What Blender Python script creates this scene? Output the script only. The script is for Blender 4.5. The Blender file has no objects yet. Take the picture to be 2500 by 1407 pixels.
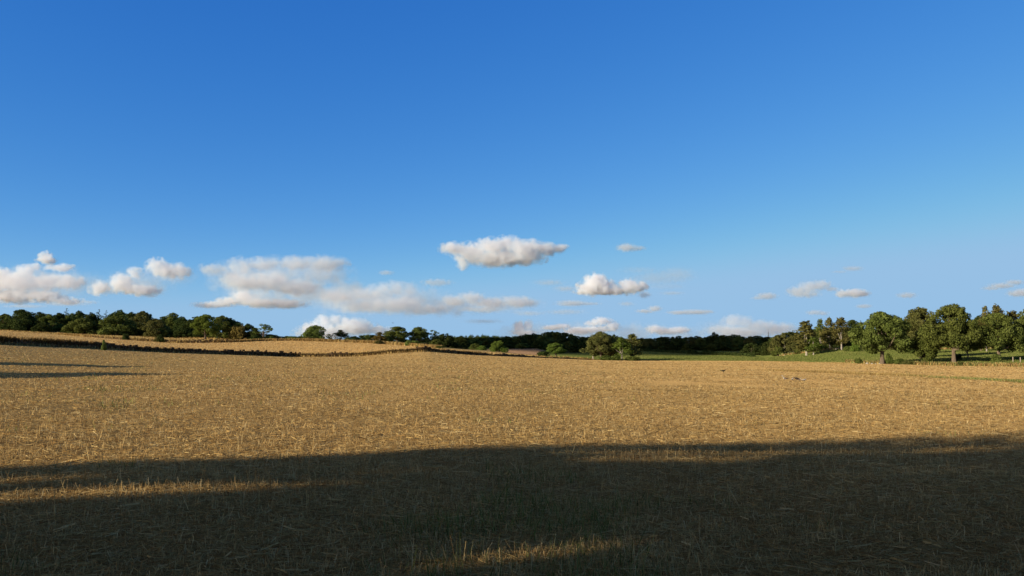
import bpy, bmesh, math, random
import numpy as np
from mathutils import Vector, Matrix, noise

sc = bpy.context.scene
col = sc.collection
R = math.radians

# ------------------------------------------------------------------ camera, sky, sun, exposure
F = 1925.0                      # focal length in photo pixels (photo 2500 px wide)
HOR = 855.0                     # photo row of the eye level
EYE = Vector((0, 0, 1.7))
PITCH = math.atan((HOR - 703.5) / F)
cd = bpy.data.cameras.new("camera"); cam = bpy.data.objects.new("camera", cd); col.objects.link(cam)
cam.location = EYE
cam.rotation_euler = (math.pi / 2 + PITCH, 0, 0)
cd.sensor_width = 36.0; cd.lens = F / 2500 * 36.0
cd.clip_start = 0.1; cd.clip_end = 90000
sc.camera = cam

EXPOSURE = 0.45
SUN_EL, SUN_BACK = R(15.0), R(32.0)        # height of the sun, and how far behind pure left it stands
SUN_DIR = Vector((-math.cos(SUN_BACK) * math.cos(SUN_EL), -math.sin(SUN_BACK) * math.cos(SUN_EL), math.sin(SUN_EL)))
UD = Vector((math.cos(SUN_BACK), math.sin(SUN_BACK)))     # the way shadows run over the ground
VD = Vector((-UD.y, UD.x))
w = bpy.data.worlds.new("World"); sc.world = w; w.use_nodes = True
nt = w.node_tree; bgn = nt.nodes["Background"]
sky = nt.nodes.new("ShaderNodeTexSky"); sky.sky_type = 'NISHITA'; sky.sun_disc = False
sky.sun_elevation = SUN_EL; sky.sun_rotation = math.atan2(SUN_DIR.x, SUN_DIR.y) % (2 * math.pi)
sky.air_density = 1.0; sky.dust_density = 0.6; sky.ozone_density = 1.0; sky.altitude = 0
sky.air_density, sky.dust_density = 0.6, 0.0
# grade the sky to the deep late-summer blue of the photo (one curve per colour channel)
sep = nt.nodes.new("ShaderNodeSeparateColor"); com = nt.nodes.new("ShaderNodeCombineColor"); SKY0 = 0.10
nt.links.new(sky.outputs[0], sep.inputs[0])
for i, (gain, gamma) in enumerate(((1.41, 1.50), (1.0, .87), (1.03, .42))):
    m0 = nt.nodes.new("ShaderNodeMath"); m0.operation = 'MULTIPLY'; m0.inputs[1].default_value = SKY0
    m1 = nt.nodes.new("ShaderNodeMath"); m1.operation = 'POWER'; m1.inputs[1].default_value = gamma
    m2 = nt.nodes.new("ShaderNodeMath"); m2.operation = 'MULTIPLY'; m2.inputs[1].default_value = gain / SKY0
    nt.links.new(sep.outputs[i], m0.inputs[0]); nt.links.new(m0.outputs[0], m1.inputs[0]); nt.links.new(m1.outputs[0], m2.inputs[0])
    m3 = nt.nodes.new("ShaderNodeMath"); m3.operation = 'SMOOTH_MIN'; m3.inputs[2].default_value = .12 / SKY0
    m3.inputs[1].default_value = (.31, .525, .775)[i] / SKY0
    nt.links.new(m2.outputs[0], m3.inputs[0]); nt.links.new(m3.outputs[0], com.inputs[i])
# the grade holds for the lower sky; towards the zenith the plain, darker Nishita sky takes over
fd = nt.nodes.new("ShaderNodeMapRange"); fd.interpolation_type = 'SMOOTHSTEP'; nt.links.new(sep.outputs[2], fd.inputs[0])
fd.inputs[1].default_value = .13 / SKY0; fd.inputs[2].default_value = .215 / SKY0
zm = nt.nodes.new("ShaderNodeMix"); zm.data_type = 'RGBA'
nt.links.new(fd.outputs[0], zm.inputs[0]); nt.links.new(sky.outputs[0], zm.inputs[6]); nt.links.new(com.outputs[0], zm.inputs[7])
# unseen sky around the sun, brightened and warmed to redden the shaded foreground
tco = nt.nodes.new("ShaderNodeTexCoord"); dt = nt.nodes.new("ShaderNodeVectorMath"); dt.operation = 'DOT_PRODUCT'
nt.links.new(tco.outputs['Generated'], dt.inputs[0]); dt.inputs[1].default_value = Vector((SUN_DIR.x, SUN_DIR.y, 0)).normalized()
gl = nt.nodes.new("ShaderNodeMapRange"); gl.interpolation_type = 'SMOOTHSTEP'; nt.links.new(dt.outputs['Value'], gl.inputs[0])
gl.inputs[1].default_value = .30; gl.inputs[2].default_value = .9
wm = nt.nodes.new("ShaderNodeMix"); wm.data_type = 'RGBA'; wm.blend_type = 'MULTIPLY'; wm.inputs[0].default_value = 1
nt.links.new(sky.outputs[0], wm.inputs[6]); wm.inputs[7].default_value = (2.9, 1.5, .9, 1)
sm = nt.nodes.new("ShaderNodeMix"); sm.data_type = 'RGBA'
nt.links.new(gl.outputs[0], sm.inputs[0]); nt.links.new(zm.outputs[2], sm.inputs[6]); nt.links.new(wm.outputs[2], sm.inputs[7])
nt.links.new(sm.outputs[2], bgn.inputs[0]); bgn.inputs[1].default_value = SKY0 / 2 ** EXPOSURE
sd = bpy.data.lights.new("sun", 'SUN'); sd.energy = 5.0; sd.angle = R(0.5); sd.color = (1.0, 0.87, 0.68)
sun = bpy.data.objects.new("sun", sd); col.objects.link(sun)
sun.rotation_euler = (-SUN_DIR).to_track_quat('-Z', 'Y').to_euler()
sc.view_settings.view_transform = 'Standard'; sc.view_settings.look = 'None'
sc.view_settings.exposure = EXPOSURE; sc.view_settings.gamma = 1.0
cy = sc.cycles
cy.max_bounces = 14; cy.diffuse_bounces = 2; cy.glossy_bounces = 1; cy.transmission_bounces = 2
cy.volume_bounces = 12; cy.volume_max_steps = 128; cy.volume_step_rate = 1.0; cy.transparent_max_bounces = 16; cy.use_denoising = True
rng = np.random.default_rng(7); random.seed(7)

# ------------------------------------------------------------------ helpers
def ray(x, y):
    dx, dy = (x - 1250) / F, (703.5 - y) / F
    return Vector((dx, math.cos(PITCH) - dy * math.sin(PITCH), math.sin(PITCH) + dy * math.cos(PITCH)))
def at(x, y, d):                 # the point at forward distance d seen in photo pixel (x, y)
    v = ray(x, y); return EYE + v * (d / v.y)
def hgt(px, d): return px * d / F
def tag(o, label=None, cat=None, group=None, kind=None):
    for k, v in (('label', label), ('category', cat), ('group', group), ('kind', kind)):
        if v: o[k] = v
    return o
def link(name, data, parent=None):
    o = bpy.data.objects.new(name, data); col.objects.link(o)
    if parent is not None: o.parent = parent
    return o
def mesh_np(name, V, Fc, mats, smooth=False, mi=None):
    """V (n,3) and a list of equal-sized face index arrays [(m,k), ...]"""
    me = bpy.data.meshes.new(name)
    V = np.ascontiguousarray(V, dtype=np.float32)
    me.vertices.add(len(V)); me.vertices.foreach_set('co', V.ravel())
    loops = np.concatenate([f.ravel() for f in Fc]).astype(np.int32)
    tot = np.concatenate([np.full(len(f), f.shape[1]) for f in Fc]).astype(np.int32)
    st = np.concatenate([[0], np.cumsum(tot)[:-1]]).astype(np.int32)
    me.loops.add(len(loops)); me.loops.foreach_set('vertex_index', loops)
    me.polygons.add(len(tot)); me.polygons.foreach_set('loop_start', st); me.polygons.foreach_set('loop_total', tot)
    if mi is not None: me.polygons.foreach_set('material_index', np.asarray(mi, dtype=np.int32))
    me.polygons.foreach_set('use_smooth', np.full(len(tot), bool(smooth)))
    for m in (mats if isinstance(mats, (list, tuple)) else [mats]): me.materials.append(m)
    me.update(calc_edges=True); me.validate()
    return me

# ------------------------------------------------------------------ materials
class N:
    def __init__(s, name):
        s.m = bpy.data.materials.new(name); s.m.use_nodes = True
        s.t = s.m.node_tree; s.t.nodes.clear(); s.out = s.t.nodes.new("ShaderNodeOutputMaterial")
    def n(s, typ, **kw):
        nd = s.t.nodes.new("ShaderNode" + typ)
        for k, v in kw.items():
            if k.startswith('_'): setattr(nd, k[1:], v)
            else:
                key = k.replace('__', ' ')
                if hasattr(v, 'is_output') or isinstance(v, bpy.types.NodeSocket): s.t.links.new(v, nd.inputs[key])
                else: nd.inputs[key].default_value = v
        return nd
    def l(s, a, b): s.t.links.new(a, b)
    def ramp(s, fac, stops):
        r = s.t.nodes.new("ShaderNodeValToRGB"); s.l(fac, r.inputs[0]); e = r.color_ramp.elements
        while len(e) > 1: e.remove(e[0])
        e[0].position = stops[0][0]; e[0].color = (*stops[0][1], 1)
        for p, c in stops[1:]:
            q = e.new(p); q.color = (*c, 1)
        return r.outputs[0]
    def noise(s, vec, scale, detail=4, rough=0.6):
        nd = s.n("TexNoise", Scale=scale, Detail=detail, Roughness=rough)
        if vec is not None: s.l(vec, nd.inputs['Vector'])
        return nd.outputs[0]
    def mix(s, fac, a, b, typ='MIX'):
        nd = s.t.nodes.new("ShaderNodeMix"); nd.data_type = 'RGBA'; nd.blend_type = typ
        for v, i in ((fac, 0), (a, 6), (b, 7)):
            if isinstance(v, bpy.types.NodeSocket): s.l(v, nd.inputs[i])
            elif i == 0: nd.inputs[0].default_value = v
            else: nd.inputs[i].default_value = (*v, 1)
        return nd.outputs[2]
    def math(s, op, a, b=0.0):
        nd = s.t.nodes.new("ShaderNodeMath"); nd.operation = op
        for i, v in enumerate((a, b)):
            if isinstance(v, bpy.types.NodeSocket): s.l(v, nd.inputs[i])
            else: nd.inputs[i].default_value = v
        return nd.outputs[0]

# ------------------------------------------------------------------ the lie of the land
def tab(*p): return np.array(p, dtype=float)
KN = [  # boundaries of the fields as surveyed from the photo: (photo column, photo row, forward distance in metres)
 tab((-400,836,112),(0,842,130),(200,850,150),(400,861,172),(600,868,196),(720,872,210),(870,871,207),(960,863,200),(1040,859,200),(1150,867,222),(1300,873,280),
     (1440,879,330),(1560,881,330),(1850,882,290),(2000,885,240),(2170,889,188),(2300,893,170),(2500,896,150),(2900,899,135)),
 tab((-400,799,410),(0,807,430),(150,818,400),(330,832,340),(420,838,330),(550,837,335),(650,833,345),(720,832,345),(900,838,330),(1000,845,310),(1060,850,290),
     (1150,857,290),(1240,863,330),(1330,869,380),(1440,874,390),(1500,864,480),(1560,857,560),(1640,861,520),(1700,865,480),(1760,867,430),(1830,870,380),(1870,875,345),
     (1900,870,330),(1950,863,300),(2000,857,290),(2040,852,290),(2080,851,290),(2180,852,300),(2300,853,290),(2400,852,280),(2500,850,270),(2900,846,260)),
 tab((-400,797,440),(0,805,450),(150,813,450),(300,819,450),(420,825,445),(550,828,440),(650,828,425),(720,830,425),(900,837,400),(1000,843,400),(1060,847,400),
     (1150,854,420),(1240,852,600),(1320,851,600),(1345,863,520),(1440,863,530),(1500,859,560),(1560,855,620),(1640,856,640),(1760,857,640),(1830,858,600),(1900,864,430),
     (1950,858,380),(2040,848,360),(2180,848,370),(2300,848,360),(2400,846,350),(2500,844,340),(2900,841,330)),
 tab((-400,790,700),(0,800,700),(400,820,700),(650,829,800),(720,830,850),(1000,838,800),(1110,842,800),(1250,846,800),(1430,852,820),(1560,853,800),(1900,851,800),(2500,842,700),(2900,840,700)),
 tab((-400,800,1600),(0,812,1600),(650,828,1600),(1000,832,1600),(1110,827,1600),(1180,825,1600),(1250,827,1600),(1330,833,1600),(1500,842,1600),(2500,840,1600),(2900,840,1600)),
 tab((-400,830,3500),(0,835,3500),(1000,842,3500),(1180,840,3500),(1500,846,3500),(2900,846,3500)),
]
AZ0, AZ1 = math.atan((-400 - 1250) / F), math.atan((2900 - 1250) / F)
AZS = np.concatenate([np.linspace(-math.pi, AZ0, 60, endpoint=False), np.linspace(AZ0, AZ1, 760), np.linspace(AZ1, math.pi, 61)[1:]])
def smooth(a, k):
    ker = np.ones(k) / k; return np.convolve(np.pad(a, k // 2, mode='edge'), ker, 'valid')[:len(a)]
RK, ZK = [], []
for K in KN:
    az = np.linspace(AZ0, AZ1, 1200); xs = 1250 + F * np.tan(az)
    ys, ds = np.interp(xs, K[:, 0], K[:, 1]), np.interp(xs, K[:, 0], K[:, 2])
    P = np.array([at(x, y, d) for x, y, d in zip(xs, ys, ds)])
    r = np.hypot(P[:, 0], P[:, 1]); a = np.arctan2(P[:, 0], P[:, 1])
    r, z = smooth(r, 15), smooth(P[:, 2], 15)
    turn = np.concatenate([[a[-1] - 2 * math.pi], a, [a[0] + 2 * math.pi]])
    RK.append(np.interp(AZS, turn, np.concatenate([[r[-1]], r, [r[0]]])))
    ZK.append(np.interp(AZS, turn, np.concatenate([[z[-1]], z, [z[0]]])))
RK, ZK = np.array(RK), np.array(ZK)
RS, ZS = smooth(RK[0], 181), smooth(ZK[0], 181)      # the broad shape of the near field; its far rim follows the survey
def bump(X, Y):
    return (0.05 * np.sin(X * .61 + 1.3) * np.sin(Y * .47 + .4) + 0.10 * np.sin(X * .131 + Y * .083) * np.sin(Y * .117 - X * .05 + 2.) )
def ground(X, Y):
    X, Y = np.asarray(X, float), np.asarray(Y, float)
    r, az = np.hypot(X, Y), np.arctan2(X, Y)
    Rk = [np.interp(az, AZS, a) for a in RK]; Zk = [np.interp(az, AZS, a) for a in ZK]
    rs, zs = np.interp(az, AZS, RS), np.interp(az, AZS, ZS)
    p = 1.05 + 0.95 * np.clip((zs + 1.0) / 2.5, 0, 1)
    e = np.clip((r / Rk[0] - .35) / .65, 0, 1); e = e * e * (3 - 2 * e)
    z = zs * (np.minimum(r, Rk[0]) / rs) ** p
    z = z + (Zk[0] - zs * (Rk[0] / rs) ** p) * e
    for k in range(1, len(Rk)):
        t = np.clip((r - Rk[k - 1]) / np.maximum(Rk[k] - Rk[k - 1], .5), 0, 1)
        z = np.where(r > Rk[k - 1], Zk[k - 1] + (Zk[k] - Zk[k - 1]) * t, z)
    return z + bump(X, Y) * np.clip(1.15 - r / Rk[0], 0.1, 1) * np.clip(r / 6, 0, 1)
def gz(x, y): return float(ground(x, y))
def seg(k, t, az0=-math.pi, az1=math.pi):     # points of zone k (between boundaries k-1 and k) at fractions t
    a = AZS[np.argmin(abs(AZS - az0)):np.argmin(abs(AZS - az1)) + 1]
    rk = np.interp(a, AZS, RK[k]); r0 = np.interp(a, AZS, RK[k - 1]) if k else np.zeros_like(a)
    r = r0[None, :] + (rk - r0)[None, :] * np.asarray(t)[:, None]
    X, Y = r * np.sin(a)[None, :], r * np.cos(a)[None, :]
    return X, Y, ground(X, Y)
def sheet(name, k, mat, x0=None, x1=None, n=14, cut=None, lift=0.0):
    az0 = math.atan((x0 - 1250) / F) if x0 is not None else -math.pi
    az1 = math.atan((x1 - 1250) / F) if x1 is not None else math.pi
    t = np.linspace(0, 1, n) if cut is None else np.asarray(cut)
    X, Y, Z = seg(k, t, az0, az1); Z = Z + lift
    if k == 0: Z = np.where(np.hypot(X, Y) < 1e-6, 0, Z)
    nr, nc = X.shape
    V = np.stack([X, Y, Z], -1).reshape(-1, 3)
    i, j = np.meshgrid(np.arange(nr - 1), np.arange(nc - 1), indexing='ij')
    q = np.stack([i * nc + j, i * nc + j + 1, (i + 1) * nc + j + 1, (i + 1) * nc + j], -1).reshape(-1, 4)[:, ::-1]
    o = link(name, mesh_np(name, V, [q], mat, True)); tag(o, kind='structure'); return o

# ------------------------------------------------------------------ ground materials
def field_mat(name, c_dark, c_mid, c_light, c_green, green=0.25, fine=9.0, bump_d=0.05):
    b = N(name); g = b.n("NewGeometry"); P = g.outputs['Position']
    f1 = b.noise(P, fine, 6, .75); f2 = b.noise(P, fine * .19, 4, .6); f3 = b.noise(P, .035, 4, .6); f4 = b.noise(P, .33, 3, .6)
    c = b.ramp(f1, [(.33, c_dark), (.5, c_mid), (.68, c_light)])
    c = b.mix(b.ramp(f2, [(.42, (0, 0, 0)), (.66, (1, 1, 1))]), c, c_mid)
    gf = b.math('MULTIPLY', b.math('MULTIPLY', b.ramp(f3, [(.45, (0, 0, 0)), (.68, (1, 1, 1))]), b.ramp(f4, [(.4, (0, 0, 0)), (.7, (1, 1, 1))])), green * 2)
    c = b.mix(gf, c, c_green)
    v = b.n("HueSaturation", Color=c); b.l(b.math('ADD', b.math('MULTIPLY', f4, .5), .75), v.inputs['Value'])
    bp = b.n("Bump", Strength=.9, Distance=bump_d); b.l(f1, bp.inputs['Height'])
    d = b.n("BsdfDiffuse", Roughness=.8); b.l(v.outputs[0], d.inputs[0]); b.l(bp.outputs[0], d.inputs['Normal'])
    b.l(d.outputs[0], b.out.inputs[0]); return b.m
M = {}
M['stubble_ground'] = field_mat("stubble_ground", (.28, .17, .065), (.44, .285, .11), (.60, .41, .17), (.22, .19, .05), .22, 14)
M['harvest_ground'] = field_mat("harvest_ground", (.46, .275, .095), (.57, .345, .125), (.64, .41, .16), (.48, .36, .11), .2, 5)
M['dry_ground'] = field_mat("dry_ground", (.32, .21, .075), (.50, .35, .125), (.62, .45, .175), (.26, .26, .09), .3, 5)
M['green_ground'] = field_mat("green_ground", (.085, .108, .025), (.118, .138, .034), (.155, .17, .046), (.20, .185, .058), .5, 3)
M['plough_ground'] = field_mat("plough_ground", (.22, .135, .075), (.29, .18, .10), (.34, .215, .125), (.25, .18, .10), .1, 3)
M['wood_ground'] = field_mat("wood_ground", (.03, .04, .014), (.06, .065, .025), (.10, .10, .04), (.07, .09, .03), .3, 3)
M['rough_ground'] = field_mat("rough_ground", (.12, .09, .04), (.24, .17, .075), (.34, .25, .11), (.13, .15, .05), .5, 4)

near_cut = np.concatenate([[0, .004, .01, .02], np.linspace(.03, .12, 10), np.linspace(.14, 1, 30)])
sheet("stubble_field", 0, M['stubble_ground'], cut=near_cut)
sheet("harvested_field", 1, M['harvest_ground'], None, 1330, 16)
sheet("pasture", 1, M['green_ground'], 1330, 2900, 16)
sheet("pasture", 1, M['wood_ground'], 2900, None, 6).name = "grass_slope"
sheet("dry_grass_strip", 2, M['dry_ground'], None, 735, 8)
sheet("rough_grass", 2, M['rough_ground'], 735, 1236, 8)
sheet("ploughed_field", 2, M['plough_ground'], 1236, 1331, 10)
sheet("far_pasture", 2, M['green_ground'], 1331, 1895, 10)
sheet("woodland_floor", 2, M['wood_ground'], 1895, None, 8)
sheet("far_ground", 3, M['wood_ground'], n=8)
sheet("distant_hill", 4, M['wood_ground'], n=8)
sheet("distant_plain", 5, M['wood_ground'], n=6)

# ------------------------------------------------------------------ clouds: displaced closed hulls filled with thin scattering vapour
CBASE = 900.0; CLOUD_K = 1.1
def cloud_mat(name, P, dens, big, off, soft):
    """vapour whose density fades out of the given puffs [(centre, radii)] through fractal noise"""
    b = N(name); co = b.n("TexCoord").outputs['Object']
    sc1 = b.n("VectorMath", _operation='SCALE', Scale=1 / big); b.l(co, sc1.inputs[0])
    mp = b.n("VectorMath", _operation='ADD'); b.l(sc1.outputs[0], mp.inputs[0]); mp.inputs[1].default_value = off
    q = mp.outputs[0]
    nz = b.n("TexNoise", Scale=.62, Detail=2.0, Roughness=.5); b.l(q, nz.inputs['Vector'])
    wv = b.n("VectorMath", _operation='SUBTRACT'); b.l(nz.outputs['Color'], wv.inputs[0]); wv.inputs[1].default_value = (.5, .5, .5)
    ws = b.n("VectorMath", _operation='SCALE', Scale=big * .9); b.l(wv.outputs[0], ws.inputs[0])
    wp = b.n("VectorMath", _operation='ADD'); b.l(co, wp.inputs[0]); b.l(ws.outputs[0], wp.inputs[1])
    acc = None
    for c, r in P:
        s1 = b.n("VectorMath", _operation='SUBTRACT'); b.l(wp.outputs[0], s1.inputs[0]); s1.inputs[1].default_value = c
        s2 = b.n("VectorMath", _operation='MULTIPLY'); b.l(s1.outputs[0], s2.inputs[0]); s2.inputs[1].default_value = [1 / x for x in r]
        ln = b.n("VectorMath", _operation='LENGTH'); b.l(s2.outputs[0], ln.inputs[0])
        if acc is None: acc = ln.outputs['Value']
        else:
            mn = b.n("Math", _operation='SMOOTH_MIN'); b.l(acc, mn.inputs[0]); b.l(ln.outputs['Value'], mn.inputs[1]); mn.inputs[2].default_value = .3
            acc = mn.outputs[0]
    f = b.n("TexNoise", Scale=1.15, Detail=8.0, Roughness=.66); b.l(q, f.inputs['Vector'])
    v = b.math('ADD', b.math('SUBTRACT', 1.0, acc), b.math('MULTIPLY', b.math('SUBTRACT', f.outputs[0], .5), 3.1))
    mr = b.n("MapRange", _interpolation_type='SMOOTHSTEP'); b.l(v, mr.inputs[0])
    mr.inputs[1].default_value = -.05; mr.inputs[2].default_value = soft; mr.inputs[3].default_value = 0; mr.inputs[4].default_value = dens
    vol = b.n("VolumeScatter", Anisotropy=.15); vol.inputs['Color'].default_value = (.66, .81, 1.0, 1)
    b.l(mr.outputs[0], vol.inputs['Density']); b.l(vol.outputs[0], b.out.inputs['Volume'])
    tr = b.n("BsdfTransparent"); df = b.n("BsdfDiffuse"); df.inputs[0].default_value = (.8, .8, .8, 1)
    mx = b.n("MixShader"); mx.inputs[0].default_value = .002
    b.l(tr.outputs[0], mx.inputs[1]); b.l(df.outputs[0], mx.inputs[2]); b.l(mx.outputs[0], b.out.inputs['Surface'])
    return b.m
def cloud(label, puffs, opac=3.0, soft=.6, d=None, name="cloud", group=None):
    """puffs: (photo column, photo row, radius across, radius up); opac = optical depth through a puff"""
    pr = np.array(puffs, float)
    yb = (pr[:, 1] + pr[:, 3]).max()
    if d is None: d = min(22000, CBASE * F / max(HOR - yb, 30))
    C = at(pr[:, 0].mean(), pr[:, 1].mean(), d); s = d / F
    P = []; bm = bmesh.new()
    for (x, y, rx, ry) in puffs:
        dp = min(rx, ry * 2.4)
        c = at(x, y, d) - C + Vector((0, (random.random() - .5) * dp * s * .5, 0))
        P.append((tuple(c), (rx * s * 1.12, dp * s * 1.12, ry * s * 1.12)))
        bmesh.ops.create_icosphere(bm, subdivisions=2, radius=1.0, matrix=Matrix.Translation(c) @ Matrix.Diagonal((rx * s * 1.4, dp * s * 1.4, ry * s * 1.4, 1)))
    me = bpy.data.meshes.new(name); bm.to_mesh(me); bm.free()
    o = link(name, me); md = o.modifiers.new("r", 'REMESH'); md.mode = 'VOXEL'
    W = (pr[:, 0] + pr[:, 2]).max() - (pr[:, 0] - pr[:, 2]).min(); H = (pr[:, 1] + pr[:, 3]).max() - (pr[:, 1] - pr[:, 3]).min()
    md.voxel_size = max(min(W / 70, H / 14), W / 160, .6) * s; md.use_smooth_shade = True
    dg = bpy.context.evaluated_depsgraph_get(); m2 = bpy.data.meshes.new_from_object(o.evaluated_get(dg))
    o.modifiers.clear(); o.data = m2; bpy.data.meshes.remove(me)
    big = float(np.median(pr[:, 3])) * s
    m2.materials.clear(); m2.materials.append(cloud_mat("vapour", P, CLOUD_K * opac / (2 * big), big, (random.random() * 50, random.random() * 50, random.random() * 50), soft))
    o.location = C
    return tag(o, label, "cloud", group or "clouds low over the horizon")
CL = [
 ("small bright puff of cloud floating above the left cloud bank", [(108,630,14,13),(122,634,15,13),(116,622,9,9),(114,636,20,8)], 3.2),
 ("broad billowy cloud bank at the far left, grey underneath", [(-20,690,45,32),(10,672,22,18),(60,664,24,15),(85,652,16,10),(150,655,34,10),(45,690,48,22),(110,690,32,20),(135,684,14,16),(165,690,28,17),(195,690,16,14),(20,722,60,18),(100,724,55,14),(160,735,40,9)], 3.0),
 ("medium cloud with a rounded top between the left bank and grey mass", [(245,704,24,17),(300,690,28,22),(330,668,18,14),(385,652,26,20),(405,660,32,20),(440,662,26,17),(350,708,36,15),(310,704,40,13)], 3.0),
 ("wide flat-topped grey white cloud sheet over the left fields", [(520,660,32,14),(590,652,36,22),(640,645,40,16),(720,644,44,17),(790,645,46,19),(830,642,24,13),(600,690,60,20),(660,690,50,22),(720,700,60,20),(560,680,24,16)], 2.0),
 ("sunlit white lump of cloud below the grey sheet", [(590,722,26,15),(600,728,22,16),(560,736,34,10),(520,744,48,8),(640,740,46,12),(700,742,50,11)], 2.6),
 ("long ragged cloud band trailing right from the grey sheet", [(830,724,50,18),(880,715,36,14),(930,712,38,20),(965,702,26,18),(1000,706,20,18),(960,745,80,20),(1040,755,60,14),(880,750,70,14)], 1.8),
 ("low cloud strip right of the ragged band", [(1110,735,34,14),(1150,728,32,15),(1200,740,50,13),(1260,738,42,14),(1290,740,24,10),(1180,755,60,8)], 1.9),
 ("largest lone cloud high above the middle woods", [(1110,608,34,15),(1150,618,40,24),(1200,604,40,20),(1240,598,34,20),(1280,612,48,24),(1330,610,36,15),(1360,607,26,10),(1220,630,80,20),(1130,640,16,20),(1290,632,40,14)], 3.6),
 ("bright white twin-humped cloud with a flat base", [(1440,704,30,18),(1455,690,28,22),(1475,700,30,18),(1500,710,40,10),(1535,700,26,18),(1560,700,20,12),(1470,714,60,7)], 6.0),
 ("small blue grey scrap under the twin-humped cloud", [(1573,720,16,8)], 1.2),
 ("faint thin veil of cloud right of the twin-humped cloud", [(1600,680,60,16),(1650,672,45,18),(1560,660,50,8),(1620,700,50,8)], .28),
 ("white cumulus low behind the trees left of centre", [(760,800,26,18),(790,786,26,17),(815,784,22,15),(845,786,22,14),(860,800,50,20),(790,812,60,18),(920,808,50,10)], 2.4),
 ("white double puff rising left of the horizon veil", [(1268,798,16,14),(1290,795,13,13),(1280,812,30,8)], 3.0),
 ("small flat white puff on the horizon beside the double puff", [(1350,800,26,6),(1372,797,18,6)], 2.4),
 ("broken white cloud on the horizon above the field corner trees", [(1415,808,40,9),(1448,790,20,7),(1468,784,22,9),(1494,796,17,13),(1460,804,40,8)], 2.6),
 ("small white cloud low over the far dark wood", [(1600,804,22,9),(1628,809,30,8),(1660,806,22,8)], 2.6),
 ("low white cloud on the horizon left of the birches", [(1790,782,26,14),(1815,786,22,14),(1850,796,44,14),(1760,806,34,12),(1810,812,70,16),(1900,802,50,14)], 1.7),
 ("small grey cloud left end of the right-hand pair", [(1872,723,24,8),(1850,728,16,4)], 1.3),
 ("slanting grey white cloud between two smaller ones", [(1950,712,26,13),(1980,700,28,14),(2005,696,24,12),(1965,718,34,9),(2030,706,18,6)], 1.9),
 ("small oblong white cloud above the lone oak", [(2060,717,18,9),(2085,716,24,10),(2105,717,16,8)], 2.2),
 ("tiny grey cloud above the tall oaks", [(2215,721,22,7)], 1.2),
 ("thin slanting cloud streak near the right edge", [(2420,704,22,5),(2445,698,30,7),(2475,690,24,6)], 1.2),
 ("small white cloud cut by the right edge", [(2485,716,22,9),(2505,714,24,9)], 1.7),
 ("small dark cloud scrap over the birches", [(1990,763,20,6),(2008,765,14,5)], 1.0),
 ("little grey cloud scrap over the oak's left side", [(2108,748,18,5)], 1.2),
 ("faint wisp above the slanting cloud", [(2082,656,24,6),(2050,664,20,3)], .6),
 ("small pinkish cloud alone in the upper right sky", [(1530,604,24,10),(1555,606,22,6)], 1.5),
 ("tilted small cloud strip right below the twin-humped cloud", [(1575,760,22,5),(1598,754,16,7)], 1.6),
 ("flat thin cloud strip over the far dark wood", [(1660,763,30,5),(1700,762,38,6),(1730,761,12,4)], 1.6),
 ("dim wisp beneath the largest lone cloud", [(1065,690,38,9)], .9),
 ("tiny grey wisp left of the largest lone cloud", [(942,666,18,6)], .8),
 ("thin grey strip below the twin-humped cloud", [(1395,741,38,7),(1435,742,30,4)], 1.2),
]
VEIL = [
 ("faint grey haze of cloud filling the middle of the left cloud mass", [(590,680,80,40),(680,680,80,44),(770,670,80,36),(640,725,90,26),(740,715,80,30),(840,700,50,20)], 1.5),
 ("thin veil of cloud behind the ragged band", [(900,735,90,34),(1000,735,90,36),(1090,748,70,26),(820,730,70,34),(1190,745,80,22),(1260,742,60,16)], 1.2),
 ("pale veil of cloud linking the left bank and the medium cloud", [(60,690,90,40),(160,690,80,34),(240,700,50,24),(350,690,70,34),(430,675,50,26)], .9),
 ("faint broken cloud strip low over the left woodland", [(160,742,60,6),(60,748,60,5),(215,738,26,5)], .7),
 ("pale hazy veil along the whole central horizon", [(1300,812,90,22),(1420,812,90,24),(1540,812,90,24),(1660,815,80,18),(1780,808,80,26),(1890,810,60,20)], .9),
 ("small faint scrap just left of the twin-humped cloud", [(1380,705,30,8)], .7),
 ("tiny faint scrap below the right hump of the twin-humped cloud", [(1530,742,20,6)], .7),
 ("dim flat scrap right of the blue grey one", [(1640,716,30,5)], .6),
 ("dim scrap right under the lone cloud", [(1340,690,40,8)], .6),
 ("flat grey wisp above the left end of the horizon bank", [(1290,765,40,7)], .7),
 ("flat grey wisp above the middle of the horizon bank", [(1380,762,50,7)], .7),
 ("thin grey wisp low left of the horizon bank", [(1180,785,50,6)], .6),
]
for lb, pf, op in CL: cloud(lb, pf, opac=op * (.55 if op < 2.1 else .9))
for lb, pf, op in VEIL: cloud(lb, pf, opac=op, soft=1.3)

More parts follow.
